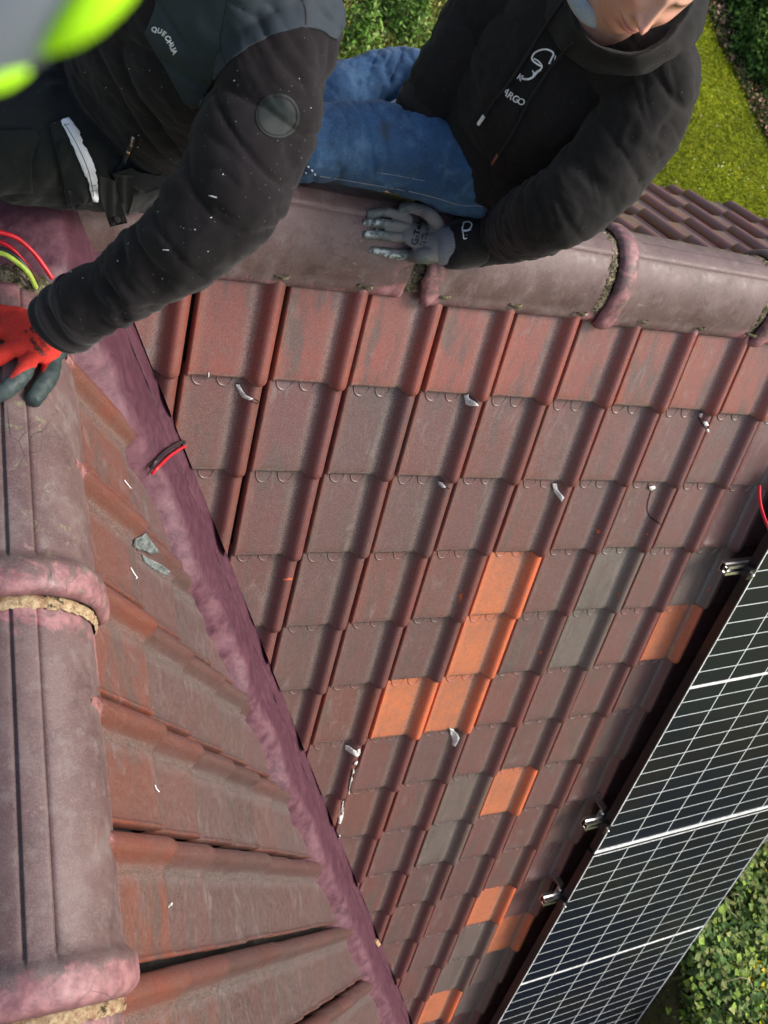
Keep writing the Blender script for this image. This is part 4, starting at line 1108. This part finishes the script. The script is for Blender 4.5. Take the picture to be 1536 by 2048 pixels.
for p in ((598, 318), (604, 326), (611, 322), (617, 333), (606, 311), (624, 340), (630, 348), (596, 306), (612, 345)):
    drape('paint_fleck', [(p[0] - 2, p[1] - 2), (p[0] + 2, p[1] - 1), (p[0] + 2, p[1] + 3), (p[0] - 1, p[1] + 2)], jb, M_WHITE, jeans, .0008, 3)
# boots resting on the back slope, hidden for the most part
for (x, y, z) in ((560, 268, -.22), (520, 262, -.12)):
    c = atz(x, y, z); V_, F_ = limb([(c + Vector((.06, .02, .02)), .045, .05), (c, .05, .045), (c + Vector((-.12, .03, -.03)), .048, .036), (c + Vector((-.19, .03, -.05)), .04, .028)], N=40); mesh('boot', V_, F_, M_WORK, worker)
# gloves
def glove(fingers, palm, name, mat, par, knit, dust=(), voxel=.0024):
    parts = []
    for ch in fingers: parts.append(limb([(hp(x, y, o), r, r * .92) for x, y, o, r in ch], N=28, step=.003, fold=lambda s, t, th: .0004 * np.sin(s * 260 + th)))
    for ch in palm: parts.append(limb([(hp(x, y, o), ra, rb) for x, y, o, ra, rb in ch], N=40, step=.003, ref=(0, 1, 0)))
    V_, F_ = fuse(parts, voxel, 4); V_ = wrinkle(V_, F_, .0008, 60, 1)
    P = topx(V_); co = -poly_sd(P[:, :2], knit) / 2.0
    du = np.zeros(len(V_))
    for (x, y, rx, ry) in dust: du = np.maximum(du, np.exp(-((P[:, 0] - x) / rx) ** 2 - ((P[:, 1] - y) / ry) ** 2) * 1.4)
    return mesh(name, V_, F_, mat, par, attrs={'coat': co, 'dust': np.clip(du, 0, 1)})
g1 = glove([[(812, 436, .026, .0124), (790, 428, .032, .0118), (767, 424, .029, .0115), (748, 427, .017, .0110), (735, 428, .011, .0098)],
            [(812, 455, .026, .0124), (786, 450, .032, .0121), (762, 447, .028, .0118), (742, 446, .016, .0113), (727, 446, .011, .0101)],
            [(812, 476, .025, .0124), (788, 474, .030, .0121), (764, 471, .027, .0119), (744, 470, .016, .0113), (728, 469, .011, .0101)],
            [(826, 509, .022, .0138), (800, 509, .022, .0130), (776, 506, .018, .0122), (755, 502, .013, .0110), (741, 499, .011, .0096)],
            [(878, 456, .030, .017), (864, 434, 10.205, .016), (842, 420, 10.20, .0145), (818, 415, 10.19, .0132), (803, 418, 10.18, .0115)]],
           [[(808, 462, .024, .030, .014), (832, 470, .028, .044, .018), (858, 474, .030, .048, .020), (880, 487, .035, .038, .028), (905, 491, .038, .034, .030), (930, 490, .042, .032, .030)],
            [(812, 436, .024, .015, .0145), (842, 438, .030, .022, .019), (872, 456, .033, .025, .02)], [(812, 477, .024, .014, .0135), (845, 482, .028, .018, .018), (878, 488, .032, .022, .02)],
            [(818, 511, .018, .0145, .0135), (846, 512, .020, .0185, .018), (880, 506, .026, .022, .02), (900, 500, .03, .022, .02)]],
           'work_glove', M_GGLOVE, worker, [(782, 412), (800, 428), (870, 412), (905, 430), (905, 536), (864, 521), (836, 508), (812, 500), (786, 510), (794, 492), (778, 478), (787, 466), (770, 455), (788, 444), (768, 432), (776, 420)],
           [(742, 445, 22, 5), (740, 466, 20, 7), (757, 503, 22, 5), (785, 512, 22, 5), (762, 441, 10, 5), (800, 519, 10, 3)])
g1['label'] = 'grey coated work glove pressed flat on the ridge cap'
gb = bvh_of([g1])
lettering('glove_print', [('G-Tek', (833, 492), (4.6, -19), (-17, -4.5)), ('CE 4121X', (850, 493), (2, -8.5), (-8, -2)), ('EN 388', (843, 491), (1.6, -7), (-6.5, -1.6))], gb, M_INK, g1, .0007, .02)
strokes('glove_print', [([(836, 490), (840, 440)], 1.2)], 1.2, gb, M_INK, g1, .0007)
cuff([J(hp(880, 489, .036), 37, 33), J(hp(890, 491, .037), 38, 35), J(hp(915, 493, .040), 36, 34)], cloth('grey_knit_cuff', (.10, .11, .12), (.17, .18, .20), 600, .95), g1, 'knit_cuff')
# the other hand is tucked between the thighs: a pale glove shows at the cuff
V_, F_ = limb([J(atz(835, 222, .31), 40, 36), J(atz(815, 240, .27), 44, 38), J(atz(790, 250, .24), 42, 34), J(atz(765, 262, .20), 30, 24)], N=36, fold=lambda s, t, th: .002 * np.sin(th * 5 + s * 60)); 
fing = [limb([J(atz(790, 245 + 8 * q, .24), 12), J(atz(765, 250 + 9 * q, .20), 12), J(atz(745, 258 + 9 * q, .15), 10)], N=20) for q in range(4)] + [limb([J(atz(820, 225, .28), 14), J(atz(800, 222, .25), 13), J(atz(785, 226, .22), 11)], N=20)]
V_, F_ = fuse([(V_, F_)] + fing, .003, 3); mesh('work_glove', V_, F_, M_GREYCOTTON, worker)

# ---- the worker on the left in the dark fleece
torsoA = [J(at(225, 275, 1.93), 165, 120), J(at(245, 225, 1.86), 172, 130), J(at(300, 160, 1.73), 205, 150), J(at(365, 80, 1.58), 235, 165), J(at(430, -10, 1.45), 250, 160), J(at(470, -90, 1.36), 200, 130), J(at(490, -150, 1.30), 110, 95)]
SHA = np.array(at(600, 30, 1.42) - at(250, -120, 1.5)); SHA /= np.linalg.norm(SHA)
armA = [J(at(470, -20, 1.42), 110), J(at(560, 30, 1.42), 112), J(at(562, 110, 1.415), 106, 104), J(at(525, 235, 1.42), 112, 108), J(at(478, 350, 1.43), 112, 106), J(at(410, 450, 1.455), 98), J(at(310, 528, 1.50), 78), J(at(215, 588, 1.545), 66), J(at(165, 617, 1.57), 62), J(at(148, 628, 1.58), 58)]
farA = [J(at(330, -120, 1.45), 110), J(at(220, -80, 1.55), 100), J(at(120, 20, 1.68), 90), J(at(40, 60, 1.75), 70), J(at(-60, 90, 1.8), 60)]
aV, aF = fuse([limb(torsoA, ref=SHA, N=120, fold=folds(.012, .13, .8, .2, .4, .4, .4)), limb(armA, N=100, fold=folds(.0165, .055, 1.1, .66, .33, .28, .30)), limb(farA, N=60)], .0052, 4)
aV = wrinkle(aV, aF, .0055, 8, 4.0, (1, 1, .6)); aV = wrinkle(aV, aF, .0024, 22, 6.0); aV = crease(aV, aF, .0066, 11, 13, tuple(at(470, 350, 1.43) - at(160, 620, 1.57))); aV = crease(aV, aF, .0022, 30, 7, tuple(at(470, 350, 1.43) - at(160, 620, 1.57)))
thighA = [J(atz(330, 300, .28), 110), J(atz(230, 292, .285), 124, 118), J(atz(110, 280, .285), 132, 122), J(atz(-20, 262, .28), 128, 118), J(atz(-150, 245, .27), 110)]
thighB = [J(atz(250, 240, .28), 105), J(atz(120, 190, .24), 105), J(atz(0, 160, .2), 100), J(atz(-120, 150, .12), 90)]
hA = at(520, -230, 1.22)
headA = ball(tuple(hA), (.085, .10, .12), 30)
bodyV, bodyF = fuse([headA, limb([(at(480, -110, 1.36), .07, .07), (at(500, -170, 1.29), .055, .055), (hA, .05, .05)], N=40), limb(thin(torsoA[:-1], .84), ref=SHA), limb(thin(armA, .72)), limb(thin(farA, .72)), limb(thin(thighA, .85)), limb(thin(thighB, .85))], .009, 3)
z0_ = np.zeros(len(bodyV))
helper = mesh('person', bodyV, bodyF, M_SKIN, attrs={'lip': z0_, 'blush': z0_, 'browhair': z0_})
tag(helper, 'worker in dark plum fleece jacket reaching down with a red gloved hand', 'person')
jacket = mesh('fleece_jacket', aV, aF, M_FLEECE, helper)
YP = [(318, -30), (309, 20), (291, 66), (312, 105), (345, 160), (368, 203), (386, 215), (402, 214), (408, 196), (424, 166), (452, 131), (466, 116), (500, 92), (545, 70), (607, 54), (640, 60), (672, 80), (700, 30), (700, -60), (500, -80), (318, -80)]
yV, yF = shell_piece(aV, aF, YP, .0022)
yoke = mesh('shoulder_yoke', yV, yF, M_YOKE, jacket); yoke['label'] = 'slate blue yoke across chest and shoulder'
so_ = yoke.modifiers.new('s', 'SOLIDIFY'); so_.thickness = .002; so_.offset = -1
jb2 = bvh_of([jacket]); yb = bvh_of([jacket, yoke])
strokes('seam', [([(602, -5), (611, 20), (612, 50)], 2), ([(455, -5), (447, 40), (441, 75), (443, 105), (452, 128)], 1.6)], 1.6, yb, M_SEAM, yoke, .0008)
lettering('chest_lettering', [(c, (x, y), (14 * math.cos(R_(a)), 14 * math.sin(R_(a))), (14 * math.sin(R_(a)), -14 * math.cos(R_(a)))) for c, x, y, a in
    (('Q', 303, 63, 5), ('U', 314, 64, 22), ('E', 323, 69, 34), ('C', 329, 76, 44), ('H', 334, 84, 52), ('U', 339, 93, 60), ('A', 343, 101, 66))], yb, M_WHITE, yoke, .0009, .03)
ell = [(555 + 43 * math.cos(a) + 6 * math.sin(a), 232 + 44 * math.sin(a) - 6 * math.cos(a)) for a in np.linspace(0, 2 * math.pi, 40, endpoint=False)]
badge = drape('sleeve_badge', ell, jb2, M_RUBBER, jacket, .0015, 6); badge['label'] = 'round dark rubber badge on the sleeve'
strokes('badge_rim', [([(555 + 38 * math.cos(a) + 5 * math.sin(a), 232 + 39 * math.sin(a) - 5 * math.cos(a)) for a in np.linspace(0, 2 * math.pi, 30)], 2)], 2, jb2, M_SEAM, badge, .0024)
rr = random.Random(3)
for q in range(46):
    x, y = rr.uniform(120, 640), rr.uniform(60, 680); l = rr.uniform(.6, 1.8); a = rr.uniform(0, 6.28); w = .7
    dx, dy = l * math.cos(a), l * math.sin(a)
    if onto(jb2, x, y) is None: continue
    if q == 0: flecks = []
    flecks.append(([(x - dx, y - dy), (x + dx, y + dy)], rr.choice([.7, .8, 1.2])))
lint_ = strokes('lint', flecks + [([(421, 391), (434, 395)], 2.4), ([(326, 499), (338, 500)], 1.6)], 1, jb2, M_WHITE, jacket, .0008, 1)
lint_['kind'] = 'stuff'
cuff2([J(at(170, 612, 1.568), 68), J(at(140, 632, 1.585), 68), J(at(112, 651, 1.60), 64)], cloth('folded_fleece_cuff', (.0058, .0045, .0055), (.011, .0085, .010), 1200, .95), jacket)
trV, trF = fuse([limb(thighA, N=100, fold=folds(.013, .11, .5, .2, .5, .5, .35)), limb(thighB, N=80, fold=folds(.006, .09, 2.5, .5, .5, .5, .35)), limb([J(at(260, 260, 1.93), 150, 110), J(at(330, 320, 1.93), 112, 90)], N=60)], .0055, 4)
trV = wrinkle(trV, trF, .0070, 11, 5.0); trV = wrinkle(trV, trF, .0026, 28, 2); trV = crease(trV, trF, .0050, 9, 33, (1, .5, .2)); trV = crease(trV, trF, .0018, 30, 4, (1, 0, .4))
trou = mesh('work_trousers', trV, trF, M_WORK, helper)
tb = bvh_of([trou])
drape('pocket_flap', [(98, 248), (122, 240), (140, 262), (158, 300), (172, 345), (180, 392), (168, 408), (150, 405), (136, 412), (128, 372), (112, 300)], tb, M_WORK, trou, .003, 7, .004)
drape('pocket_flap', [(-10, 262), (70, 258), (78, 275), (68, 310), (64, 350), (66, 384), (112, 372), (96, 300), (80, 256), (96, 250), (128, 372), (66, 392), (-10, 388)][:6] + [(-10, 388)], tb, M_WORK, trou, .003, 7, .005)
stripe = drape('reflective_stripe', [(119, 243), (136, 239), (152, 262), (170, 296), (184, 325), (192, 350), (193, 397), (182, 396), (174, 362), (158, 320), (138, 278)], tb, M_REFLECT, trou, .0088, 5, .001)
if stripe:
    sb_ = bvh_of([stripe]); strokes('stitching', [([(129, 247), (146, 275), (163, 308), (176, 340), (184, 372), (187, 392)], 1.2), ([(122, 252), (140, 248)], 1), ([(181, 372), (192, 370)], 1), ([(182, 382), (193, 381)], 1)], 1, sb_, M_SEAM, stripe, .0006)
def disc(x, y, r, bv, mat, par, name='press_stud', off=.004, th=.003):
    return drape(name, [(x + r * math.cos(a), y + r * math.sin(a)) for a in np.linspace(0, 2 * math.pi, 20, endpoint=False)], bv, mat, par, off, 4, th)
disc(125, 293, 10, tb, M_WORK, trou, off=.0085)
def flap(poly, d, th, mat, par, name, bend=0):
    """a hanging strap with real thickness, each corner at its own distance"""
    P, Ff = poly_fill(poly, 6); n = len(P)
    top = [at(x, y, d(x, y)) for x, y in P]; bot = [at(x, y, d(x, y) + th) for x, y in P]
    from collections import Counter
    ec = Counter(frozenset((f[i], f[i - 1])) for f in Ff for i in range(len(f)))
    G = [f for f in Ff] + [tuple(i + n for i in f[::-1]) for f in Ff]
    for f in Ff:
        for i in range(len(f)):
            a, b = f[i - 1], f[i]
            if ec[frozenset((a, b))] == 1: G.append((a, b, b + n, a + n))
    return mesh(name, top + bot, G, mat, par)
dz = lambda x, y: 1.70 + .0016 * (y - 360) + .003 * math.sin(x * .3)
st1 = flap([(199, 352), (232, 362), (240, 400), (255, 446), (220, 454), (212, 430), (202, 395)], dz, .004, M_WORK, trou, 'hanging_strap')
flap([(232, 350), (268, 352), (266, 400), (256, 432), (246, 425), (238, 392)], lambda x, y: dz(x, y) + .02, .004, M_WORK, trou, 'hanging_strap')
flap([(136, 380), (170, 388), (160, 408), (152, 421), (141, 412)], dz, .004, M_WORK, trou, 'hanging_strap')
flap([(225, 348), (262, 336), (280, 345), (320, 352), (340, 330), (360, 340), (330, 372), (290, 388), (262, 372), (240, 382)], lambda x, y: 1.735 + .0009 * (y - 350), .02, M_WORK, trou, 'waistband')
def fdisc(x, y, r, d, mat, par, name):
    V_, F_ = limb([(at(x, y, d), r), (at(x, y, d - .004), r * .8)], N=20, step=.002); return mesh(name, V_, F_, mat, par)
fdisc(233, 438, .0085, 1.822, M_SEAM, st1, 'press_stud'); 
zb = bvh_of([jacket, trou])
P = [onto(zb, x, y, .006) for x, y in ((271, 268), (266, 284), (258, 302), (247, 322), (238, 338))]; P = [p for p in P if p]
if len(P) > 2:
    zp = tube('zip_pull', P, .0042, M_WORK, jacket, 8)
    P = [onto(zb, x, y, .011) for x, y in ((262, 294), (262, 297))]
    tube('zip_stud', P, .0032, M_BRASS, zp, 10)
    P = [onto(zb, x, y, .008) for x, y in ((271, 268), (269, 276), (267, 285))]; tube('zip_slider', P, .003, M_STEEL, zp, 8)
# red glove
g2 = glove([[(105, 722, .020, .018), (97, 752, .022, .0185), (80, 778, .016, .0178), (66, 800, .014, .0160)],
            [(60, 715, .024, .0165), (42, 752, .024, .0165), (12, 780, .018, .0155), (-25, 800, .014, .0145), (-50, 815, .013, .012)],
            [(40, 690, .026, .016), (0, 712, .026, .0165), (-40, 735, .018, .0155), (-70, 750, .014, .013)],
            [(35, 660, .026, .016), (-5, 664, .026, .0165), (-45, 672, .018, .0155), (-80, 680, .014, .013)],
            [(40, 630, .022, .015), (0, 625, .022, .0150), (-40, 622, .016, .0140), (-70, 620, .013, .012)]],
           [[(20, 670, .026, .044, .018), (52, 670, .028, .052, .021), (84, 672, .032, .052, .024), (112, 660, .038, .044, .028)]],
           'work_glove', M_RGLOVE, helper, [(-60, 604), (58, 602), (72, 612), (90, 640), (124, 704), (118, 714), (104, 722), (96, 730), (87, 745), (79, 735), (64, 735), (44, 744), (22, 758), (20, 752), (30, 736), (41, 724), (22, 727), (-60, 752)])
g2['label'] = 'red knit work glove with dark coated fingers'
gb = bvh_of([g2])
lettering('glove_print', [('Wapriol', (84, 714), (-7.6, -10.4), (10.5, -8)), ('CE', (69, 668), (-8.5, -9), (9, -8.5)), ('10', (53, 668), (-5, -6), (6, -5))], gb, M_INK, g2, .0007, .035)
strokes('glove_print', [([(98, 700), (78, 676)], 1), ([(63, 645), (72, 658), (78, 655), (70, 642), (63, 645)], 1), ([(86, 684), (91, 690), (87, 694), (83, 688), (86, 684)], 1), ([(75, 690), (88, 705)], 1)], 1, gb, M_INK, g2, .0007)
cuff([J(at(118, 643, 1.61), 50, 44), J(at(126, 638, 1.602), 55, 50), J(at(142, 630, 1.592), 56, 50)], cloth('dark_teal_cuff', (.008, .013, .014), (.014, .022, .023), 700, .9), g2, 'knit_cuff')

# ---- hi-vis garment edge right in front of the lens
dH = .17
def hiv():
    t = empty('hi_vis_sleeve'); tag(t, 'blurred grey and neon yellow sleeve close to the lens, top left corner', 'sleeve')
    ax = tuple(CR.T @ np.array([.68, .73, 0]))
    def L(pts, r0, r1): return limb([(at(x, y, d), a * dH / FPX, c * dH / FPX) for x, y, d, a, c in pts], N=60, step=.003, ref=ax)
    V_, F_ = L([(250, -330, dH, 150, 150), (140, -190, dH, 165, 150), (20, -75, dH, 178, 150), (-90, 30, dH, 160, 130), (-200, 110, dH, 140, 120)], 0, 0)
    mesh('sleeve_body', V_, F_, M_HIVIS_G, t)
    V_, F_ = L([(330, -210, dH - .004, 45, 40), (262, -90, dH - .004, 46, 42), (212, -18, dH - .004, 45, 40), (160, 40, dH - .003, 38, 34), (108, 84, dH - .001, 22, 20), (84, 104, dH, 8, 8)], 0, 0)
    mesh('neon_trim', V_, F_, M_HIVIS_Y, t)
    V_, F_ = L([(52, 142, dH + .002, 8, 8), (20, 156, dH, 17, 15), (-25, 166, dH, 22, 18), (-90, 172, dH, 24, 18)], 0, 0)
    mesh('neon_trim', V_, F_, M_HIVIS_Y, t)
    return t
hiv()

# ---------------------------------------------------------------- ground and plants
def sheet(name, pts, z, mat, kind='structure'):
    o = mesh(name, [(x, y, z) for x, y in pts], [tuple(range(len(pts)))], mat, None, smooth=False); o['kind'] = kind; return o
sheet('lawn', [(-300, -300), (300, -300), (300, 300), (-300, 300)], GZ, M_LAWN)
def leaves(name, P, size, cols, mat, updir=(0, 0, 1), tilt=.9, parent=None, asp=1.5, fold=.25):
    """many bent leaf blades, one object"""
    n = len(P); P = np.asarray(P, float)
    N = rng.normal(0, tilt, (n, 3)) + np.array(updir); N /= np.linalg.norm(N, axis=1)[:, None]
    A = rng.normal(0, 1, (n, 3)); A -= (A * N).sum(1)[:, None] * N; A /= np.linalg.norm(A, axis=1)[:, None]; B = np.cross(N, A)
    s = size * rng.uniform(.55, 1.35, n)[:, None]
    w = s / asp
    v0 = P - A * s * .5; v1 = P + B * w * .5 - A * s * .1; v2 = P + A * s * .5; v3 = P - B * w * .5 - A * s * .1
    v1 = v1 + N * w * fold; v3 = v3 + N * w * fold
    V = np.stack([v0, v1, v2, v3], 1).reshape(-1, 3)
    me = bpy.data.meshes.new(name); me.vertices.add(4 * n); me.vertices.foreach_set('co', V.ravel())
    idx = np.arange(4 * n).reshape(-1, 4); tri = np.concatenate([idx[:, [0, 1, 2]], idx[:, [0, 2, 3]]], 1).reshape(-1)
    me.loops.add(6 * n); me.loops.foreach_set('vertex_index', tri.astype(np.int32))
    me.polygons.add(2 * n); me.polygons.foreach_set('loop_start', (np.arange(2 * n) * 3).astype(np.int32)); me.polygons.foreach_set('loop_total', np.full(2 * n, 3, np.int32))
    me.update(calc_edges=True)
    cols = np.array(cols); c = cols[rng.integers(0, len(cols), n)] * rng.uniform(.7, 1.3, (n, 1))
    c = c * np.array([.95 + .55 * noise.noise(Vector((q[0] * .9, q[1] * .9, 5))) + .35 * noise.noise(Vector((q[0] * 4, q[1] * 4, 7))) for q in P])[:, None] if name in ('lawn_grass', 'weedy_grass', 'ivy_leaves') else c
    c = np.repeat(np.clip(c, 0, 1), 4, 0); c = np.concatenate([c, np.ones((4 * n, 1))], 1).astype(np.float32)
    a = me.attributes.new('leafcol', 'FLOAT_COLOR', 'POINT'); a.data.foreach_set('color', c.ravel())
    me.materials.append(mat); o = bpy.data.objects.new(name, me); COL.objects.link(o)
    if parent: o.parent = parent
    return o
def gnd(x, y, z=GZ): return np.array(atz(x, y, z))
def in_px(poly, n, z0, z1=None, pad=0):
    """points of the ground inside an outline seen in the photo"""
    W_ = np.array([gnd(x, y)[:2] for x, y in poly]); lo, hi = W_.min(0) - pad, W_.max(0) + pad
    P = rng.uniform(lo, hi, (n * 4, 2)); P = P[poly_sd(P, W_) < pad][:n]
    return P
def nz(x, y, s, k=0): return noise.noise(Vector((x * s, y * s, k)))
# weedy rough grass behind the ridge
wp = in_px([(560, 230), (560, -60), (930, -60), (1010, 60), (1010, 230)], 60000, GZ, pad=1.2)
hz = np.array([.10 + .22 * max(0, nz(x, y, .8, 1) + .15) + .1 * nz(x, y, 3, 2) for x, y in wp])
P = np.column_stack([wp, GZ + np.abs(hz) * rng.uniform(.2, 1, len(wp))])
wg = leaves('weedy_grass', P, .075, [(.17, .23, .03), (.26, .30, .05), (.34, .34, .10), (.42, .38, .16), (.12, .19, .035), (.45, .43, .13)], M_LEAF, tilt=1.3, asp=3.2); tag(wg, None, kind='stuff')
# taller weed clumps
for q, (px_, py_) in enumerate(((765, 45), (800, 90), (740, 15), (700, 110))):
    g = gnd(px_, py_); n = 900; r = np.abs(rng.normal(0, .5, n)); a = rng.uniform(0, 6.28, n); hh = rng.uniform(0, 1, n)
    P = np.column_stack([g[0] + .38 * r * np.cos(a), g[1] + .38 * r * np.sin(a), GZ + .1 + hh * .75 * np.exp(-r)])
    o = leaves('weed_clump', P, .085, [(.11, .24, .03), (.17, .31, .06), (.24, .35, .10), (.08, .17, .03)], M_LEAF, tilt=.8, asp=2.6)
    tag(o, ['leafy weed clump in the rough grass between both workers', 'weed clump just above the far knee of the jeans', 'weed clump at the top edge between both workers', 'low weed clump beside the dark sleeve'][q], 'weed', 'weed clumps in the rough grass')
# lawn blades
lp = in_px([(1180, 460), (1180, -40), (1440, -40), (1480, 160), (1560, 300), (1560, 460)], 90000, GZ, pad=1.0)
P = np.column_stack([lp, np.full(len(lp), GZ + .02) + rng.uniform(0, .03, len(lp))])
lb = leaves('lawn_grass', P, .055, [(.19, .26, .006), (.28, .32, .007), (.15, .21, .008), (.36, .36, .02)], M_LEAF, tilt=.55, asp=4); tag(lb, None, kind='stuff')
fp = in_px([(1180, 460), (1180, -40), (1440, -40), (1480, 160), (1560, 300), (1560, 460)], 260, GZ)
P = np.column_stack([fp, np.full(len(fp), GZ + .06)])
fl = leaves('daisies', P, .022, [(.8, .8, .7), (.7, .7, .4)], M_LEAF, tilt=.3, asp=1.1); tag(fl, None, kind='stuff')
# planting bed and shrubs along the lawn's edge
bed_px = [(1415, -80), (1418, 30), (1440, 90), (1462, 130), (1490, 185), (1512, 235), (1545, 300), (1700, 420), (1900, 200), (1700, -250)]
W_ = [tuple(gnd(x, y)[:2]) for x, y in bed_px]
sheet('planting_bed', W_, GZ + .004, M_SOIL)
lp = in_px([(1405, -80), (1412, 30), (1436, 95), (1458, 135), (1486, 190), (1508, 240), (1540, 305), (1600, 350), (1640, 100), (1560, -60)], 16000, GZ)
P = np.column_stack([lp, GZ + rng.uniform(.01, .10, len(lp))])
ll = leaves('leaf_litter', P, .075, [(.03, .05, .012), (.05, .07, .02), (.02, .03, .01), (.30, .17, .10), (.42, .28, .2), (.08, .06, .03), (.04, .07, .02)], M_LEAF, tilt=.7, asp=1.6); tag(ll, None, kind='stuff')
def shrub(px_, py_, rx, rz, n, size, cols, lab, cz=.0):
    g = gnd(px_, py_); t = empty('shrub', tuple(g)); tag(t, lab, 'shrub', 'shrubs along the edge of the lawn')
    P = []
    for i in range(n):
        d = rng.normal(0, 1, 3); d /= np.linalg.norm(d); d[2] = abs(d[2])
        k = 1 + .25 * noise.noise(Vector(d * 2.2) + Vector((px_, 0, 0))) + .12 * noise.noise(Vector(d * 6))
        r = k * (1 - .38 * rng.random() ** 2.2)
        if noise.noise(Vector(d * 7) + Vector((0, px_, 3))) > .32 and rng.random() < .8: r *= .72
        P.append((d[0] * rx * r, d[1] * rx * r, d[2] * rz * r + .05))
    o = leaves('foliage', P, size, cols, M_LEAF, tilt=.8, parent=t, asp=1.7)
    st = []
    for q in range(7):
        a = q * .9; st.append(limb([(Vector((0, 0, 0)), .03), (Vector((.35 * rx * math.cos(a), .35 * rx * math.sin(a), rz * .5)), .02), (Vector((.7 * rx * math.cos(a), .7 * rx * math.sin(a), rz * .85)), .008)], N=8, step=.08))
    V_, F_ = join(st); mesh('stems', V_, F_, M_BARK, t)
    return t
DG = [(.08, .17, .035), (.11, .22, .045), (.15, .28, .055), (.21, .36, .07), (.05, .11, .025)]
shrub(1548, 40, 1.25, 1.3, 16000, .095, DG, 'dense dark green shrub in the top right corner')
shrub(1545, 145, .95, .8, 9000, .09, DG + [(.10, .16, .03)], 'lower shrub below the corner one at the right edge')
shrub(1470, -60, .9, .9, 5000, .08, [(.09, .05, .03), (.05, .06, .02), (.12, .07, .05)], 'reddish brown shrub at the top edge beside the lawn')
# ivy-covered bank beside the house
IZ = -3.3
def ivy():
    xs = np.arange(3.35, 9.5, .12); ys = np.arange(-7, 1.0, .12); V = []
    def hgt(x, y): return IZ + .35 * nz(x, y, .7, 1) + .16 * nz(x, y, 2.2, 2) + .06 * nz(x, y, 6, 3)
    for y in ys:
        for x in xs: V.append((x, y, hgt(x, y) - .08))
    nx, ny = len(xs), len(ys)
    # close the bank down to the ground
    F = grid_faces(nx, ny)
    border = [j * nx for j in range(ny)] + [(ny - 1) * nx + i for i in range(1, nx)] + [j * nx + nx - 1 for j in range(ny - 2, -1, -1)] + [i for i in range(nx - 2, 0, -1)]
    b0 = len(V)
    for i in border: V.append((V[i][0], V[i][1], GZ - .05))
    for q in range(len(border)): F.append((border[q], border[(q + 1) % len(border)], b0 + (q + 1) % len(border), b0 + q))
    hedge = mesh('ivy_bank', V, F, M_SOIL); tag(hedge, 'ivy covered bank below the solar panels', 'ivy bank')
    P = []; n = 130000
    X = rng.uniform(3.4, 6.9, n); Y = rng.uniform(-4.6, .0, n)
    Z = np.array([hgt(x, y) for x, y in zip(X, Y)]) + rng.uniform(-.10, .07, n)
    keep = np.array([nz(x, y, 3.2, 8) > -.28 or rng.random() < .4 for x, y in zip(X, Y)])
    o = leaves('ivy_leaves', np.column_stack([X, Y, Z])[keep], .047, [(.06, .12, .035), (.09, .17, .045), (.14, .22, .06), (.20, .25, .09), (.25, .27, .09), (.05, .10, .03), (.24, .36, .06)], M_LEAF, tilt=.55, parent=hedge, asp=1.15, fold=.12); o['kind'] = 'stuff'
    # dry twigs
    tw = []
    for q in range(130):
        x, y = rng.uniform(3.6, 6.6), rng.uniform(-4.3, -.2); a = rng.uniform(0, 6.28); z = hgt(x, y) + .04
        L = rng.uniform(.1, .3); tw.append(limb([(Vector((x, y, z)), .003), (Vector((x + L * .5 * math.cos(a), y + L * .5 * math.sin(a), z + .06)), .003), (Vector((x + L * math.cos(a + .5), y + L * math.sin(a + .5), z + .01)), .002)], N=5, step=.04, cap=False))
    V_, F_ = join(tw); tw_ = mesh('dry_twigs', V_, F_, plain('dry_twig', (.28, .24, .13), .9), hedge); tw_['kind'] = 'stuff'
    # brighter clumps
    for q, (x, y, r, nn2, cols, sz, lab, nm) in enumerate(((1485, 2030, .26, 2200, [(.65, .48, .01), (.75, .58, .02), (.5, .4, .02), (.12, .16, .03)], .03, 'yellow flowering plant in the bottom right corner', 'flowering_plant'),
                                                       (1395, 2030, .15, 420, [(.22, .34, .04), (.3, .42, .06), (.12, .22, .03)], .045, 'bright green sprouting clump in the ivy near the yellow flowers', 'leafy_plant'),
                                                       (1500, 1790, .13, 160, [(.4, .42, .08), (.3, .36, .05)], .06, 'small yellowish clump in the ivy beside the lower panel', 'leafy_plant'))):
        g = np.array(atz(x, y, IZ - .02)); P = g + rng.normal(0, 1, (nn2, 3)) * np.array([r, r, r * .5]) * .55 + np.array([0, 0, .05])
        o = leaves(nm, P, sz, cols, M_LEAF, tilt=.7, asp=1.5); tag(o, lab, 'flower' if q == 0 else 'plant')
ivy()
